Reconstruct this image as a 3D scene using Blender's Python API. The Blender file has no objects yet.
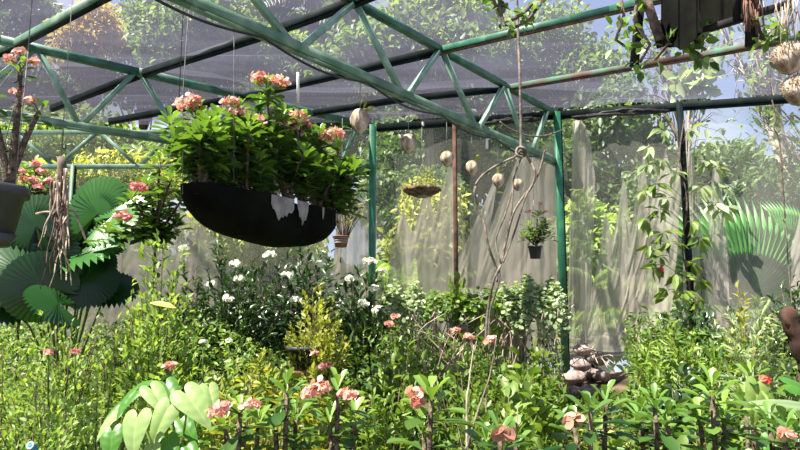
import bpy, math, random
import numpy as np
from mathutils import Vector, Matrix
SC = bpy.context.scene
COL = SC.collection
# ------------------------------------------------------------------ camera
CAMZ, PITCH, FPX = 1.2, math.radians(7.0), 600.0
cd = bpy.data.cameras.new('camera'); cam = bpy.data.objects.new('camera', cd); COL.objects.link(cam)
cam.location = (0, 0, CAMZ); cam.rotation_euler = (math.radians(90) + PITCH, 0, 0)
cd.sensor_width = 36; cd.lens = FPX / 800 * 36; cd.clip_start = .05; cd.clip_end = 300
SC.camera = cam
CP, SP = math.cos(PITCH), math.sin(PITCH)
def ray(px, py):
    a, b = (px - 400) / FPX, (225 - py) / FPX
    return a, CP - b * SP, SP + b * CP
def at(px, py, Y):                       # world point seen at a photo pixel, Y metres ahead
    x, y, z = ray(px, py); t = Y / y
    return Vector((x * t, Y, CAMZ + z * t))
def atz(px, py, Z):                      # world point seen at a photo pixel, at height Z
    x, y, z = ray(px, py); t = (Z - CAMZ) / z
    return Vector((x * t, y * t, Z))
def sstep(a, b, x):
    t = np.clip((x - a) / (b - a), 0, 1); return t * t * (3 - 2 * t)
def ground(x, y):
    return .48 * sstep(2.4, 6.0, y) + .03 * np.sin(x * 2.1 + y) * np.cos(y * 1.7 - x * .6)
def wally(x): return np.where(np.asarray(x) < -.28, 6.494, 6.03 - .247 * (np.asarray(x) - 1.6)) + 0.0
ZT, ZB = CAMZ + 1.902, CAMZ + 1.385

# ------------------------------------------------------------------ geometry collector
class G:
    def __init__(s): s.v = []; s.f = []; s.t = []; s.n = 0
    def add(s, V, faces, tint=None):
        V = np.asarray(V, float).reshape(-1, 3)
        for fa in faces:
            fa = np.asarray(fa, int)
            if fa.size: s.f.append(fa + s.n)
        s.v.append(V); s.t.append(np.full(len(V), .5) if tint is None else np.asarray(tint, float))
        s.n += len(V); return s
    def mesh(s, name, off=(0, 0, 0), smooth=False):
        V = (np.concatenate(s.v) if s.v else np.zeros((0, 3))) - np.asarray(off, float)
        me = bpy.data.meshes.new(name)
        me.vertices.add(len(V)); me.vertices.foreach_set('co', V.astype(np.float32).ravel())
        loops = np.concatenate([f.ravel() for f in s.f]); tot = np.concatenate([np.full(len(f), f.shape[1]) for f in s.f])
        me.loops.add(len(loops)); me.loops.foreach_set('vertex_index', loops.astype(np.int32))
        st = np.concatenate([[0], np.cumsum(tot)[:-1]])
        me.polygons.add(len(tot)); me.polygons.foreach_set('loop_start', st.astype(np.int32)); me.polygons.foreach_set('loop_total', tot.astype(np.int32))
        if smooth: me.polygons.foreach_set('use_smooth', np.ones(len(tot), bool))
        a = me.attributes.new('tint', 'FLOAT', 'POINT'); a.data.foreach_set('value', np.concatenate(s.t).astype(np.float32))
        me.update(calc_edges=True); me.validate(); return me
    # --- shapes
    def beam(s, p, q, w, h, up=(0, 0, 1), tint=.5):
        p, q = Vector(p), Vector(q); d = (q - p).normalized(); u = Vector(up)
        if abs(d.dot(u)) > .99: u = Vector((0, 1, 0))
        r = d.cross(u).normalized(); u = r.cross(d)
        c = .06 * min(w, h); pts = []
        prof = [(-w/2+c, -h/2), (w/2-c, -h/2), (w/2, -h/2+c), (w/2, h/2-c), (w/2-c, h/2), (-w/2+c, h/2), (-w/2, h/2-c), (-w/2, -h/2+c)]
        for e in (p, q):
            for a, b in prof: pts.append(e + r * a + u * b)
        fs = [(i, (i+1) % 8, 8 + (i+1) % 8, 8 + i) for i in range(8)]
        return s.add(pts, [fs, [list(range(7, -1, -1)), list(range(8, 16))]], np.full(16, tint))
    def tube(s, pts, r, n=6, tint=.5):
        P = np.asarray([tuple(p) for p in pts], float); m = len(P)
        r = np.full(m, r, float) if np.isscalar(r) else np.asarray(r, float)
        D = np.gradient(P, axis=0); D /= np.linalg.norm(D, axis=1)[:, None] + 1e-9
        ref = np.array([0.31, .17, .93]) if abs(D[0] @ np.array([0.31, .17, .93])) < .9 else np.array([1., .1, 0])
        A = np.cross(D, ref); A /= np.linalg.norm(A, axis=1)[:, None] + 1e-9; B = np.cross(D, A)
        th = np.arange(n) * 2 * math.pi / n
        V = P[:, None] + r[:, None, None] * (np.cos(th)[None, :, None] * A[:, None] + np.sin(th)[None, :, None] * B[:, None])
        fs = [(i*n+j, i*n+(j+1) % n, (i+1)*n+(j+1) % n, (i+1)*n+j) for i in range(m-1) for j in range(n)]
        return s.add(V, [fs, [list(range(n-1, -1, -1)), [(m-1)*n+j for j in range(n)]]], np.full(m*n, tint))
    def lathe(s, prof, c, n=20, tint=.5, sx=1, sy=1, jit=0, rs=None, caps=False):
        c = np.asarray(tuple(c), float); m = len(prof); V = []
        for k, (r, z) in enumerate(prof):
            for j in range(n):
                a = 2*math.pi*j/n; q = 1 + (jit * rs.uniform(-1, 1) if rs else 0)
                V.append((c[0] + sx*r*q*math.cos(a), c[1] + sy*r*q*math.sin(a), c[2] + z))
        fs = [(i*n+j, i*n+(j+1) % n, (i+1)*n+(j+1) % n, (i+1)*n+j) for i in range(m-1) for j in range(n)]
        F = [fs]
        if caps: F.append([list(range(n-1, -1, -1)), [(m-1)*n+j for j in range(n)]])
        return s.add(V, F, np.full(m*n, tint))
    def leaves(s, tpl, P, D, N, L, W, tint):
        T, faces = tpl
        P, D, N = (np.asarray(a, float).reshape(-1, 3) for a in (P, D, N)); n = len(P)
        L = np.broadcast_to(L, (n,)).astype(float); W = np.broadcast_to(W, (n,)).astype(float)
        D = D / (np.linalg.norm(D, axis=1)[:, None] + 1e-9)
        S = np.cross(D, N); S /= np.linalg.norm(S, axis=1)[:, None] + 1e-9; U = np.cross(S, D)
        V = P[:, None] + D[:, None]*(T[None, :, 0, None]*L[:, None, None]) + S[:, None]*(T[None, :, 1, None]*W[:, None, None]) + U[:, None]*(T[None, :, 2, None]*L[:, None, None])
        k = len(T); off = np.arange(n)[:, None, None]*k
        return s.add(V, [(f[None] + off).reshape(-1, f.shape[1]) for f in faces], np.repeat(np.broadcast_to(tint, (n,)), k))
def tpl(prof, fold=.08, droop=.12, wav=0):
    V, rows, F3, F4 = [], [], [], []
    for i, (u, w) in enumerate(prof):
        z = -droop*u*u
        if w == 0: rows.append([len(V)]); V.append((u, 0, z))
        else:
            b = len(V); rows.append([b, b+1, b+2]); wv = wav*(-1)**i
            V += [(u, -w, z + fold*w*2 + wv), (u, 0, z), (u, w, z + fold*w*2 + wv)]
    for a, b in zip(rows, rows[1:]):
        if len(a) == 1 and len(b) == 3: F3 += [(a[0], b[1], b[0]), (a[0], b[2], b[1])]
        elif len(a) == 3 and len(b) == 1: F3 += [(a[0], a[1], b[0]), (a[1], a[2], b[0])]
        elif len(a) == 3: F4 += [(a[0], a[1], b[1], b[0]), (a[1], a[2], b[2], b[1])]
    return np.array(V, float), [np.array(f, int) for f in (F3, F4) if f]
T_SMALL = tpl([(0, 0), (.45, .5), (1, 0)], .12, .1)
T_MED = tpl([(0, 0), (.25, .4), (.6, .46), (1, 0)], .12, .22)
T_LANCE = tpl([(0, 0), (.3, .42), (.62, .4), (1, 0)], .15, .3)
T_BLADE = tpl([(0, .3), (.35, .5), (.7, .4), (1, 0)], .2, .35)
T_SPAT = tpl([(0, .08), (.25, .18), (.55, .44), (.8, .5), (.94, .3), (1, 0)], .1, .16)
T_ROUND = tpl([(0, 0), (.2, .4), (.6, .5), (.9, .3), (1, 0)], .1, .05)

# ------------------------------------------------------------------ object helpers
def root_loc(o):
    while o.parent: o = o.parent
    return tuple(o.location)
def obj(name, g, mat, parent=None, label=None, smooth=False, kind=None):
    off = root_loc(parent) if parent else (0, 0, 0)
    me = g.mesh(name, off, smooth); me.materials.append(mat)
    o = bpy.data.objects.new(name, me); COL.objects.link(o)
    if parent: o.parent = parent
    if label: o['label'] = label
    if kind: o['kind'] = kind
    return o
def thing(name, label, cat, loc, group=None):
    o = bpy.data.objects.new(name, None); COL.objects.link(o); o.location = tuple(loc); o.empty_display_size = .05
    o['label'] = label; o['category'] = cat
    if group: o['group'] = group
    return o
def tag(o, label, cat, group=None, kind=None):
    if label: o['label'] = label
    if cat: o['category'] = cat
    if group: o['group'] = group
    if kind: o['kind'] = kind
    return o

# ------------------------------------------------------------------ materials
def nodes(name):
    m = bpy.data.materials.new(name); m.use_nodes = True; nt = m.node_tree; nt.nodes.clear()
    return m, nt, nt.nodes, nt.links
def c4(c): return (c[0], c[1], c[2], 1)
def leaf_mat(name, c0, c1, trans=.42, rough=.42, tcol=None, spec=.5):
    m, nt, N, Lk = nodes(name)
    out = N.new('ShaderNodeOutputMaterial'); att = N.new('ShaderNodeAttribute'); att.attribute_name = 'tint'
    mix = N.new('ShaderNodeMix'); mix.data_type = 'RGBA'; mix.inputs[6].default_value = c4(c0); mix.inputs[7].default_value = c4(c1)
    Lk.new(att.outputs['Fac'], mix.inputs[0])
    p = N.new('ShaderNodeBsdfPrincipled'); p.inputs['Roughness'].default_value = rough; p.inputs['Specular IOR Level'].default_value = spec
    Lk.new(mix.outputs[2], p.inputs['Base Color'])
    t = N.new('ShaderNodeBsdfTranslucent'); gm = N.new('ShaderNodeMix'); gm.data_type = 'RGBA'; gm.blend_type = 'MULTIPLY'; gm.inputs[0].default_value = 1
    gm.inputs[7].default_value = c4(tcol or (1.5, 1.5, .6)); Lk.new(mix.outputs[2], gm.inputs[6]); Lk.new(gm.outputs[2], t.inputs['Color'])
    ms = N.new('ShaderNodeMixShader'); ms.inputs[0].default_value = trans
    Lk.new(p.outputs[0], ms.inputs[1]); Lk.new(t.outputs[0], ms.inputs[2]); Lk.new(ms.outputs[0], out.inputs[0]); return m
def rough_mat(name, c0, c1, scale=8, rough=.8, bump=.3, detail=4, stretch=(1, 1, 1), metal=0, lo=.35, hi=.65, c2=None, spec=.3):
    m, nt, N, Lk = nodes(name)
    out = N.new('ShaderNodeOutputMaterial'); p = N.new('ShaderNodeBsdfPrincipled'); tc = N.new('ShaderNodeTexCoord'); mp = N.new('ShaderNodeMapping')
    mp.inputs['Scale'].default_value = stretch; Lk.new(tc.outputs['Object'], mp.inputs[0])
    n = N.new('ShaderNodeTexNoise'); n.inputs['Scale'].default_value = scale; n.inputs['Detail'].default_value = detail; Lk.new(mp.outputs[0], n.inputs['Vector'])
    r = N.new('ShaderNodeValToRGB'); r.color_ramp.elements[0].position = lo; r.color_ramp.elements[1].position = hi
    r.color_ramp.elements[0].color = c4(c0); r.color_ramp.elements[1].color = c4(c1)
    if c2: e = r.color_ramp.elements.new((lo + hi) / 2); e.color = c4(c2)
    Lk.new(n.outputs['Fac'], r.inputs[0]); Lk.new(r.outputs[0], p.inputs['Base Color'])
    p.inputs['Roughness'].default_value = rough; p.inputs['Metallic'].default_value = metal; p.inputs['Specular IOR Level'].default_value = spec
    if bump:
        b = N.new('ShaderNodeBump'); b.inputs['Strength'].default_value = bump; b.inputs['Distance'].default_value = .02
        Lk.new(n.outputs['Fac'], b.inputs['Height']); Lk.new(b.outputs[0], p.inputs['Normal'])
    Lk.new(p.outputs[0], out.inputs[0]); return m
def net_mat(name, c0, c1, lo, hi, trans=.5, stretch=(1, 1, 1), scale=1.2, tcol=None):
    """woven shade cloth: a fixed share of holes, varying over the cloth with dirt and wear"""
    m, nt, N, Lk = nodes(name)
    out = N.new('ShaderNodeOutputMaterial'); tc = N.new('ShaderNodeTexCoord'); mp = N.new('ShaderNodeMapping'); mp.inputs['Scale'].default_value = stretch
    Lk.new(tc.outputs['Object'], mp.inputs[0])
    n = N.new('ShaderNodeTexNoise'); n.inputs['Scale'].default_value = scale; n.inputs['Detail'].default_value = 5; n.inputs['Roughness'].default_value = .6; Lk.new(mp.outputs[0], n.inputs['Vector'])
    mr = N.new('ShaderNodeMapRange'); mr.inputs[1].default_value = .3; mr.inputs[2].default_value = .7; mr.inputs[3].default_value = lo; mr.inputs[4].default_value = hi
    Lk.new(n.outputs['Fac'], mr.inputs[0])
    mx = N.new('ShaderNodeMix'); mx.data_type = 'RGBA'; mx.inputs[6].default_value = c4(c0); mx.inputs[7].default_value = c4(c1); Lk.new(n.outputs['Fac'], mx.inputs[0])
    d = N.new('ShaderNodeBsdfDiffuse'); t = N.new('ShaderNodeBsdfTranslucent'); Lk.new(mx.outputs[2], d.inputs[0])
    if tcol: t.inputs[0].default_value = c4(tcol)
    else: Lk.new(mx.outputs[2], t.inputs[0])
    m1 = N.new('ShaderNodeMixShader'); m1.inputs[0].default_value = trans; Lk.new(d.outputs[0], m1.inputs[1]); Lk.new(t.outputs[0], m1.inputs[2])
    tr = N.new('ShaderNodeBsdfTransparent'); m2 = N.new('ShaderNodeMixShader'); Lk.new(mr.outputs[0], m2.inputs[0])
    Lk.new(tr.outputs[0], m2.inputs[1]); Lk.new(m1.outputs[0], m2.inputs[2]); Lk.new(m2.outputs[0], out.inputs[0]); return m

M = {}
M['net_wall'] = net_mat('pale_net', (.40, .41, .38), (.56, .54, .49), .20, .42, .5, (1.2, 1.2, .35), 1.6)
M['pale_sheet'] = net_mat('pale_sheet_net', (.56, .50, .44), (.74, .67, .59), .55, .85, .45, (2, 2, .4), 2.0)
M['net_roof'] = net_mat('dark_shade_net', (.07, .07, .10), (.14, .14, .19), .30, .52, .5, (.6, 1.6, 1), 1.4, (.105, .105, .15))
M['net_roof2'] = net_mat('far_roof_dark_net', (.05, .05, .06), (.11, .11, .125), .32, .66, .4, (.35, 4.5, 1), 1.8, (.05, .05, .06))
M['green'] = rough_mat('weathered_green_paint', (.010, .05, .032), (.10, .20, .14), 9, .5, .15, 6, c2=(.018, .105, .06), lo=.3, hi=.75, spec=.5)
M['green_lit'] = rough_mat('sunlit_green_paint', (.045, .11, .065), (.24, .33, .24), 7, .5, .15, 6, c2=(.09, .18, .11), lo=.3, hi=.75, spec=.5)  # lighter copy of the green paint, sunlight put into its colour
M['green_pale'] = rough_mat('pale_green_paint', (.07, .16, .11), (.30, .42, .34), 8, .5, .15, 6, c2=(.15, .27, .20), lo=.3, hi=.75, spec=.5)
M['green_post'] = rough_mat('bright_green_paint', (.01, .09, .045), (.07, .24, .13), 8, .45, .15, 6, c2=(.018, .16, .08), lo=.3, hi=.75, spec=.5)
M['rusty'] = rough_mat('rusty_green_paint', (.055, .028, .02), (.06, .2, .13), 3.5, .7, .4, 8, c2=(.10, .06, .045), lo=.35, hi=.65)
M['dark_steel'] = rough_mat('dark_green_steel', (.003, .006, .007), (.009, .018, .018), 8, .7, .2, spec=.12)
M['rust_post'] = rough_mat('rust_brown_steel', (.08, .035, .025), (.17, .09, .065), 12, .8, .4)
M['wire'] = rough_mat('galvanised_wire', (.10, .10, .10), (.22, .22, .22), 30, .7, 0)
M['white'] = rough_mat('white_plastic', (.75, .75, .72), (.85, .85, .82), 20, .4, 0)
M['cable'] = rough_mat('black_cable', (.012, .012, .013), (.03, .03, .03), 20, .5, 0)
M['black'] = rough_mat('black_rubber', (.0015, .0015, .0015), (.006, .007, .004), 6, .9, .5, 6, spec=.08)
M['peel'] = rough_mat('grey_peeled_lining', (.16, .14, .14), (.30, .27, .26), 14, .9, .4)
M['pot'] = rough_mat('dark_grey_plastic', (.035, .037, .042), (.06, .062, .07), 6, .5, .1)
M['pot_grey'] = rough_mat('pale_grey_plastic', (.24, .23, .23), (.33, .31, .31), 8, .6, .1)
M['bark'] = rough_mat('grey_brown_bark', (.05, .035, .025), (.20, .15, .12), 14, .9, .6, 6, (1, 1, .35))
M['barkpale'] = rough_mat('pale_bark', (.20, .17, .15), (.42, .37, .33), 10, .9, .5, 6, (1, 1, .3))
M['twig'] = rough_mat('twig_brown', (.07, .045, .03), (.20, .14, .10), 20, .9, 0)
M['vine'] = rough_mat('grey_vine', (.07, .055, .045), (.22, .18, .15), 20, .85, .5)
M['thorn'] = rough_mat('thorny_stem', (.035, .028, .018), (.15, .11, .075), 60, .85, .8)
M['husk'] = rough_mat('coconut_husk', (.14, .09, .06), (.58, .48, .39), 26, .95, .9, 6, (1, 1, .5), c2=(.33, .25, .18))
M['dish'] = rough_mat('brown_coir', (.05, .03, .02), (.20, .13, .085), 40, .95, .9, 6)
M['root'] = rough_mat('dry_root', (.22, .16, .12), (.48, .39, .31), 20, .9, .3)
M['rootdark'] = rough_mat('dark_root', (.05, .035, .03), (.17, .12, .1), 20, .9, .5)
M['oldwood'] = rough_mat('weathered_dark_wood', (.006, .005, .005), (.022, .018, .016), 14, .9, .5, 6, (1, 1, .25))
M['log'] = rough_mat('red_brown_log', (.018, .009, .006), (.085, .042, .028), 14, .9, .8, 6, (1, 1, .3))
M['rock'] = rough_mat('pinkish_grey_rock', (.13, .10, .09), (.42, .33, .30), 14, .9, .8, 6)
M['block'] = rough_mat('grey_concrete', (.20, .18, .17), (.40, .36, .34), 9, .95, .5, 6)
M['terracotta'] = rough_mat('terracotta', (.15, .06, .04), (.28, .13, .09), 10, .8, .2)
M['soil'] = rough_mat('soil', (.035, .024, .016), (.16, .11, .075), 5, 1, .8, 8)
M['soil_out'] = rough_mat('leafy_soil', (.06, .055, .03), (.22, .19, .13), 2, 1, .4, 8)
M['blue'] = rough_mat('blue_plastic', (.03, .22, .36), (.06, .34, .5), 10, .4, 0)
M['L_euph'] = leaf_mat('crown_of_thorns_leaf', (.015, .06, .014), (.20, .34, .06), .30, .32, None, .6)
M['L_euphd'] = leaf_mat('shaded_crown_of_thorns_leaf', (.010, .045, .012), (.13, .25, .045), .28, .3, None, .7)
M['L_lime'] = leaf_mat('lime_green_leaf', (.055, .145, .022), (.36, .48, .13), .42, .5)
M['L_yellow'] = leaf_mat('yellow_green_leaf', (.13, .19, .03), (.38, .38, .09), .42, .5)
M['L_mid'] = leaf_mat('mid_green_leaf', (.035, .10, .018), (.23, .33, .07), .42, .42)
M['L_dark'] = leaf_mat('dark_glossy_leaf', (.010, .035, .010), (.055, .11, .035), .2, .28, (1.2, 1.4, .5), .8)
M['L_pale'] = leaf_mat('silvery_green_leaf', (.10, .18, .07), (.40, .47, .28), .35, .4)
M['L_palm'] = leaf_mat('ruffled_fan_leaf', (.006, .036, .008), (.04, .15, .025), .25, .33, None, .6)
M['L_fan'] = leaf_mat('fan_palm_leaf', (.014, .10, .010), (.055, .21, .025), .3, .45)
M['L_heart'] = leaf_mat('sunlit_heart_leaf', (.15, .26, .07), (.40, .50, .22), .3, .5, None, .3)  # lit copy of the heart leaf: light from above put into its colour
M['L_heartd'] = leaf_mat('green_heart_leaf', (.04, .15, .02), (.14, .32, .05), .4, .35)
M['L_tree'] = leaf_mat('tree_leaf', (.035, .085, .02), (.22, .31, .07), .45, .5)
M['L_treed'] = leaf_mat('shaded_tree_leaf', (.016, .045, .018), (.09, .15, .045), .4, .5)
M['L_gold'] = leaf_mat('golden_tree_leaf', (.16, .12, .03), (.48, .34, .10), .45, .5)
M['L_dry'] = leaf_mat('dry_yellow_leaf', (.45, .38, .08), (.62, .52, .16), .4, .5)
M['F_peach'] = leaf_mat('salmon_bract', (.55, .25, .19), (.85, .60, .47), .35, .6, (1.2, .8, .7))
M['F_pink'] = leaf_mat('pink_petal', (.62, .24, .26), (.86, .52, .48), .35, .6, (1.2, .7, .7))
M['F_white'] = leaf_mat('white_petal', (.72, .72, .62), (.88, .88, .80), .35, .6, (1, 1, .9))
M['F_brown'] = leaf_mat('brown_bloom', (.30, .15, .09), (.55, .32, .22), .3, .6, (1, .8, .7))
M['F_red'] = leaf_mat('red_bract', (.55, .05, .04), (.7, .12, .08), .3, .6, (1, .6, .6))
# ------------------------------------------------------------------ light and sky
w = bpy.data.worlds.new('sky'); SC.world = w; w.use_nodes = True; nt = w.node_tree; nt.nodes.clear()
N, Lk = nt.nodes, nt.links
wo = N.new('ShaderNodeOutputWorld'); bg = N.new('ShaderNodeBackground'); tc = N.new('ShaderNodeTexCoord')
sep = N.new('ShaderNodeSeparateXYZ'); Lk.new(tc.outputs['Generated'], sep.inputs[0])
rp = N.new('ShaderNodeValToRGB'); rp.color_ramp.elements[0].position = .0; rp.color_ramp.elements[1].position = .75
rp.color_ramp.elements[0].color = (.62, .74, .95, 1); rp.color_ramp.elements[1].color = (.13, .27, .68, 1); Lk.new(sep.outputs[2], rp.inputs[0])
nz = N.new('ShaderNodeTexNoise'); nz.inputs['Scale'].default_value = 3.2; nz.inputs['Detail'].default_value = 7; Lk.new(tc.outputs['Generated'], nz.inputs['Vector'])
cr = N.new('ShaderNodeValToRGB'); cr.color_ramp.elements[0].position = .46; cr.color_ramp.elements[1].position = .68; Lk.new(nz.outputs['Fac'], cr.inputs[0])
mx = N.new('ShaderNodeMix'); mx.data_type = 'RGBA'; mx.inputs[7].default_value = (1, 1, 1, 1); Lk.new(cr.outputs[0], mx.inputs[0]); Lk.new(rp.outputs[0], mx.inputs[6])
Lk.new(mx.outputs[2], bg.inputs[0]); bg.inputs[1].default_value = .85; Lk.new(bg.outputs[0], wo.inputs[0])
sl = bpy.data.lights.new('sun', 'SUN'); sl.energy = 19.0; sl.angle = math.radians(.6); sl.color = (1, .94, .82)
so = bpy.data.objects.new('sun', sl); COL.objects.link(so)
so.rotation_euler = Vector((.44, .24, -.87)).to_track_quat('-Z', 'Y').to_euler()
SC.view_settings.view_transform = 'Standard'; SC.view_settings.look = 'None'; SC.view_settings.exposure = .58
SC.cycles.max_bounces = 8; SC.cycles.transparent_max_bounces = 16; SC.cycles.diffuse_bounces = 3; SC.cycles.transmission_bounces = 4

# ------------------------------------------------------------------ setting: ground, nets
def sheet(name, fn, nu, nv, mat, parent=None):
    u, v = np.meshgrid(np.linspace(0, 1, nu), np.linspace(0, 1, nv), indexing='ij')
    V = fn(u.ravel(), v.ravel()); g = G()
    fs = [(i*nv+j, (i+1)*nv+j, (i+1)*nv+j+1, i*nv+j+1) for i in range(nu-1) for j in range(nv-1)]
    g.add(V, [fs]); o = obj(name, g, mat, parent, smooth=True); return o
def f_ground(u, v):
    x = -7 + 14*u; y = -1.5 + v*(wally(x) + 1.5); return np.stack([x, y, ground(x, y)], 1)
tag(sheet('ground', f_ground, 70, 50, M['soil']), None, None, kind='structure')
def f_out(u, v):
    x = -40 + 80*u; y = wally(x*.2) + v*46; return np.stack([x, y, ground(x, y*0+6) + .15*np.sin(x*.5) - .02], 1)
tag(sheet('ground_outside', f_out, 60, 40, M['soil_out']), None, None, kind='structure')
rs = np.random.RandomState(5)
def wob(x, z, s):
    return .03*np.sin(x*3.1+z*.7+s) + .018*np.sin(x*7.3-z*1.9+2*s) + .010*np.sin(x*15.7+z*3.0) + .006*np.sin(x*29+z*4+1)
def f_wall(u, v):
    x = -7 + 14*u; z = .34 + v*(ZT - .36); return np.stack([x, wally(x) + .05 + wob(x, z, 0)*(1-.8*v**6), z], 1)
wall = sheet('wall_back', f_wall, 300, 24, M['net_wall']); wall['kind'] = 'structure'
# added pale wavy sheets with tall pointed tops, just behind the wall net
def pointed_sheet(pxs, pyt, slant, seed):
    r = np.random.RandomState(seed)
    def f(u, v):
        px = pxs[0] + (pxs[1]-pxs[0])*u
        top = np.interp(u, np.linspace(0, 1, len(pyt)), pyt)
        bot = 352.0; V = []
        for k in range(len(u)):
            py = bot + (top[k]-bot)*v[k]
            xx = px[k] + slant*(bot-py)
            a = (xx-400)/FPX
            # on the wall line
            Y = 6.2
            for _ in range(3):
                p = at(xx, py, Y); Y = float(wally(p.x)) + .10
            p = at(xx, py, Y)
            ph = 2.2*math.sin(u[k]*4.3+seed) + 1.5*v[k]; d = .014*math.sin(u[k]*19+ph) + .007*math.sin(u[k]*47+v[k]*5+seed*3) + .010*math.sin(v[k]*17+u[k]*9+seed) + .006*math.sin(v[k]*41-u[k]*13)
            V.append((p.x, p.y + d, p.z))
        return np.array(V)
    return f
for k, (xs, yt, sl_) in enumerate([((385, 450), [250, 210, 235, 185, 215, 165, 180], .05), ((428, 470), [300, 285, 255, 225, 200, 160], .16),
        ((462, 530), [330, 260, 215, 180, 150, 140, 170, 200], .10), ((505, 556), [230, 190, 160, 150, 140, 150], .02),
        ((566, 590), [120, 120, 130, 180], .03), ((580, 640), [335, 290, 210, 240, 175, 225, 150, 200], .06), ((612, 668), [340, 290, 250, 200, 150, 180, 140], .08),
        ((684, 700), [160, 150, 165, 200], 0.0), ((700, 730), [330, 300, 170, 165, 200, 320], .0), ((792, 850), [250, 190, 140, 150, 140], .0),
        ((40, 120), [240, 200, 215, 190, 210, 235], .02), ((110, 215), [260, 215, 235, 205, 225, 240], .03), ((330, 372), [240, 190, 200, 210], .04)]):
    sheet('pale_sheet', pointed_sheet(xs, yt, sl_, k), 40, 30, M['pale_sheet'], wall)
def f_roof(u, v):
    x = -9 + 18*u; y = -1.5 + v*(wally(x) + 1.5)
    z = ZT + .035 + .03*np.sin(y*5.5 + .6*np.sin(x*1.3)) * np.sin(x*.9)**2 + .012*np.sin(y*14+x*1.1) + .008*np.sin(y*31 - x*2)
    return np.stack([x, y, z], 1)
roof = sheet('ceiling', f_roof, 90, 200, M['net_roof']); roof['kind'] = 'structure'
def f_roof2(u, v):
    x = -9 + 10.9*u; d = np.clip(1.6 - .20*(x+3) + .12*np.sin(x*2), .5, 2.4); yw = wally(x) + .02; y = yw - d*(1-v)
    z = ZT + .085 + .022*np.sin(y*7+x*.8) + .012*np.sin(y*17-x) + .008*np.sin(y*34+x*2); return np.stack([x, y, z], 1)
sheet('far_dark_net', f_roof2, 80, 90, M['net_roof2'], roof)  # added sheet: darkens the far roof as a slanting view through net would

# ------------------------------------------------------------------ steel frame
def wallpt(px, py):
    Y = 6.2
    for _ in range(6): p = at(px, py, Y); Y = float(wally(p.x))
    return at(px, py, Y)
def truss(name, label, top, bot, webs, mats, ws=(.055, .05, .036)):
    t = thing(name, label, 'roof truss', bot[0])
    g = G()
    for a, b in zip(top, top[1:]): g.beam(a, b, ws[1], ws[1])
    obj('top_chord', g, mats[0], t)
    g = G()
    for a, b in zip(bot, bot[1:]):
        g.beam(a, b, ws[0], ws[0]); g.beam(Vector(a) - Vector((0, 0, ws[0]*.62)), Vector(b) - Vector((0, 0, ws[0]*.62)), ws[0]*.5, ws[0]*.3)
    obj('bottom_chord', g, mats[1], t)
    for a, b in webs: obj('web_brace', G().beam(a, b, ws[2], ws[2]), mats[2], t)
    return t
def on_line(p, q, px):                   # the point of segment pq that the photo shows at column px
    lo, hi = -.6, 1.6
    f = lambda s: (lambda v: 400 + FPX*v.x/(v.y*CP + (v.z-CAMZ)*SP) - px)(Vector(p).lerp(Vector(q), s))
    for _ in range(60):
        m = (lo+hi)/2
        if f(lo)*f(m) <= 0: hi = m
        else: lo = m
    return Vector(p).lerp(Vector(q), (lo+hi)/2)
pA = wallpt(557, 162); postA = Vector((pA.x, pA.y, 0))
At0, At1 = atz(355, 2, ZT), Vector((postA.x, postA.y, ZT)); Ab0, Ab1 = atz(190, 0, ZB), Vector((postA.x, postA.y, ZB))
aT = lambda px: on_line(At0, At1, px); aB = lambda px: on_line(Ab0, Ab1, px)
topA = [At0 + (At0-At1)*.9, At0, aT(440), aT(505), At1]; botA = [Ab0 + (Ab0-Ab1)*.35, Ab0, aB(298), aB(402), aB(477), Ab1]
n0 = At0 + (At0-At1)*.42
truss('roof_truss', 'green steel roof truss with black cable below, ending at the green post with vines', topA, botA,
      [(n0, aB(293)), (aB(300), At0), (At0, aB(402)), (aB(407), aT(440)), (aT(442), aB(475)), (aB(479), aT(504)), (aT(505), aB(526)), (aB(532), aT(548)), (Ab0 + (Ab0-Ab1)*.1, n0)],
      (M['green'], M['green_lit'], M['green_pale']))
pB = wallpt(372, 130); postB = Vector((pB.x, pB.y, 0))
Bt1, Bb1 = Vector((postB.x, postB.y, ZT)), Vector((postB.x, postB.y, ZB)); Bt0, Bb0 = atz(0, 40, ZT), atz(0, 113, ZB)
bT = lambda px: on_line(Bt0, Bt1, px); bB = lambda px: on_line(Bb0, Bb1, px)
truss('roof_truss', 'green steel roof truss passing behind the hanging trough, ending beside the hung coconut husk', [Bt0 + (Bt0-Bt1)*.4, Bt0, bT(138), bT(250), Bt1], [Bb0 + (Bb0-Bb1)*.4, Bb0, bB(182), Bb1],
      [(bT(38), bB(79)), (bB(81), bT(136)), (bT(140), bB(182)), (bB(184), bT(248)), (bT(252), bB(312)), (bB(340), bT(358)), (bB(-40), bT(36))],
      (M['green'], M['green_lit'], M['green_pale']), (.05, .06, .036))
Ct0, Ct1 = Vector((-5.6, 6.45, ZT - .08)), Vector((-.34, 6.45, ZT - .08)); Cb0, Cb1 = Vector((-5.6, 6.45, CAMZ + 1.445)), Vector((-.34, 6.45, CAMZ + 1.435))
cT = lambda px: on_line(Ct0, Ct1, px); cB = lambda px: on_line(Cb0, Cb1, px)
truss('wall_truss', 'pale green lattice girder low along the net wall above the fan palm', [Ct0, Ct1], [Cb0, Cb1],
      [(cT(16), cB(54)), (cB(57), cT(97)), (cT(101), cB(137)), (cB(140), cT(172)), (cT(-40), cB(-10)), (cT(176), cB(215)), (cB(220), cT(255)), (cT(258), cB(300))],
      (M['green_pale'],)*3, (.04, .04, .034))
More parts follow.
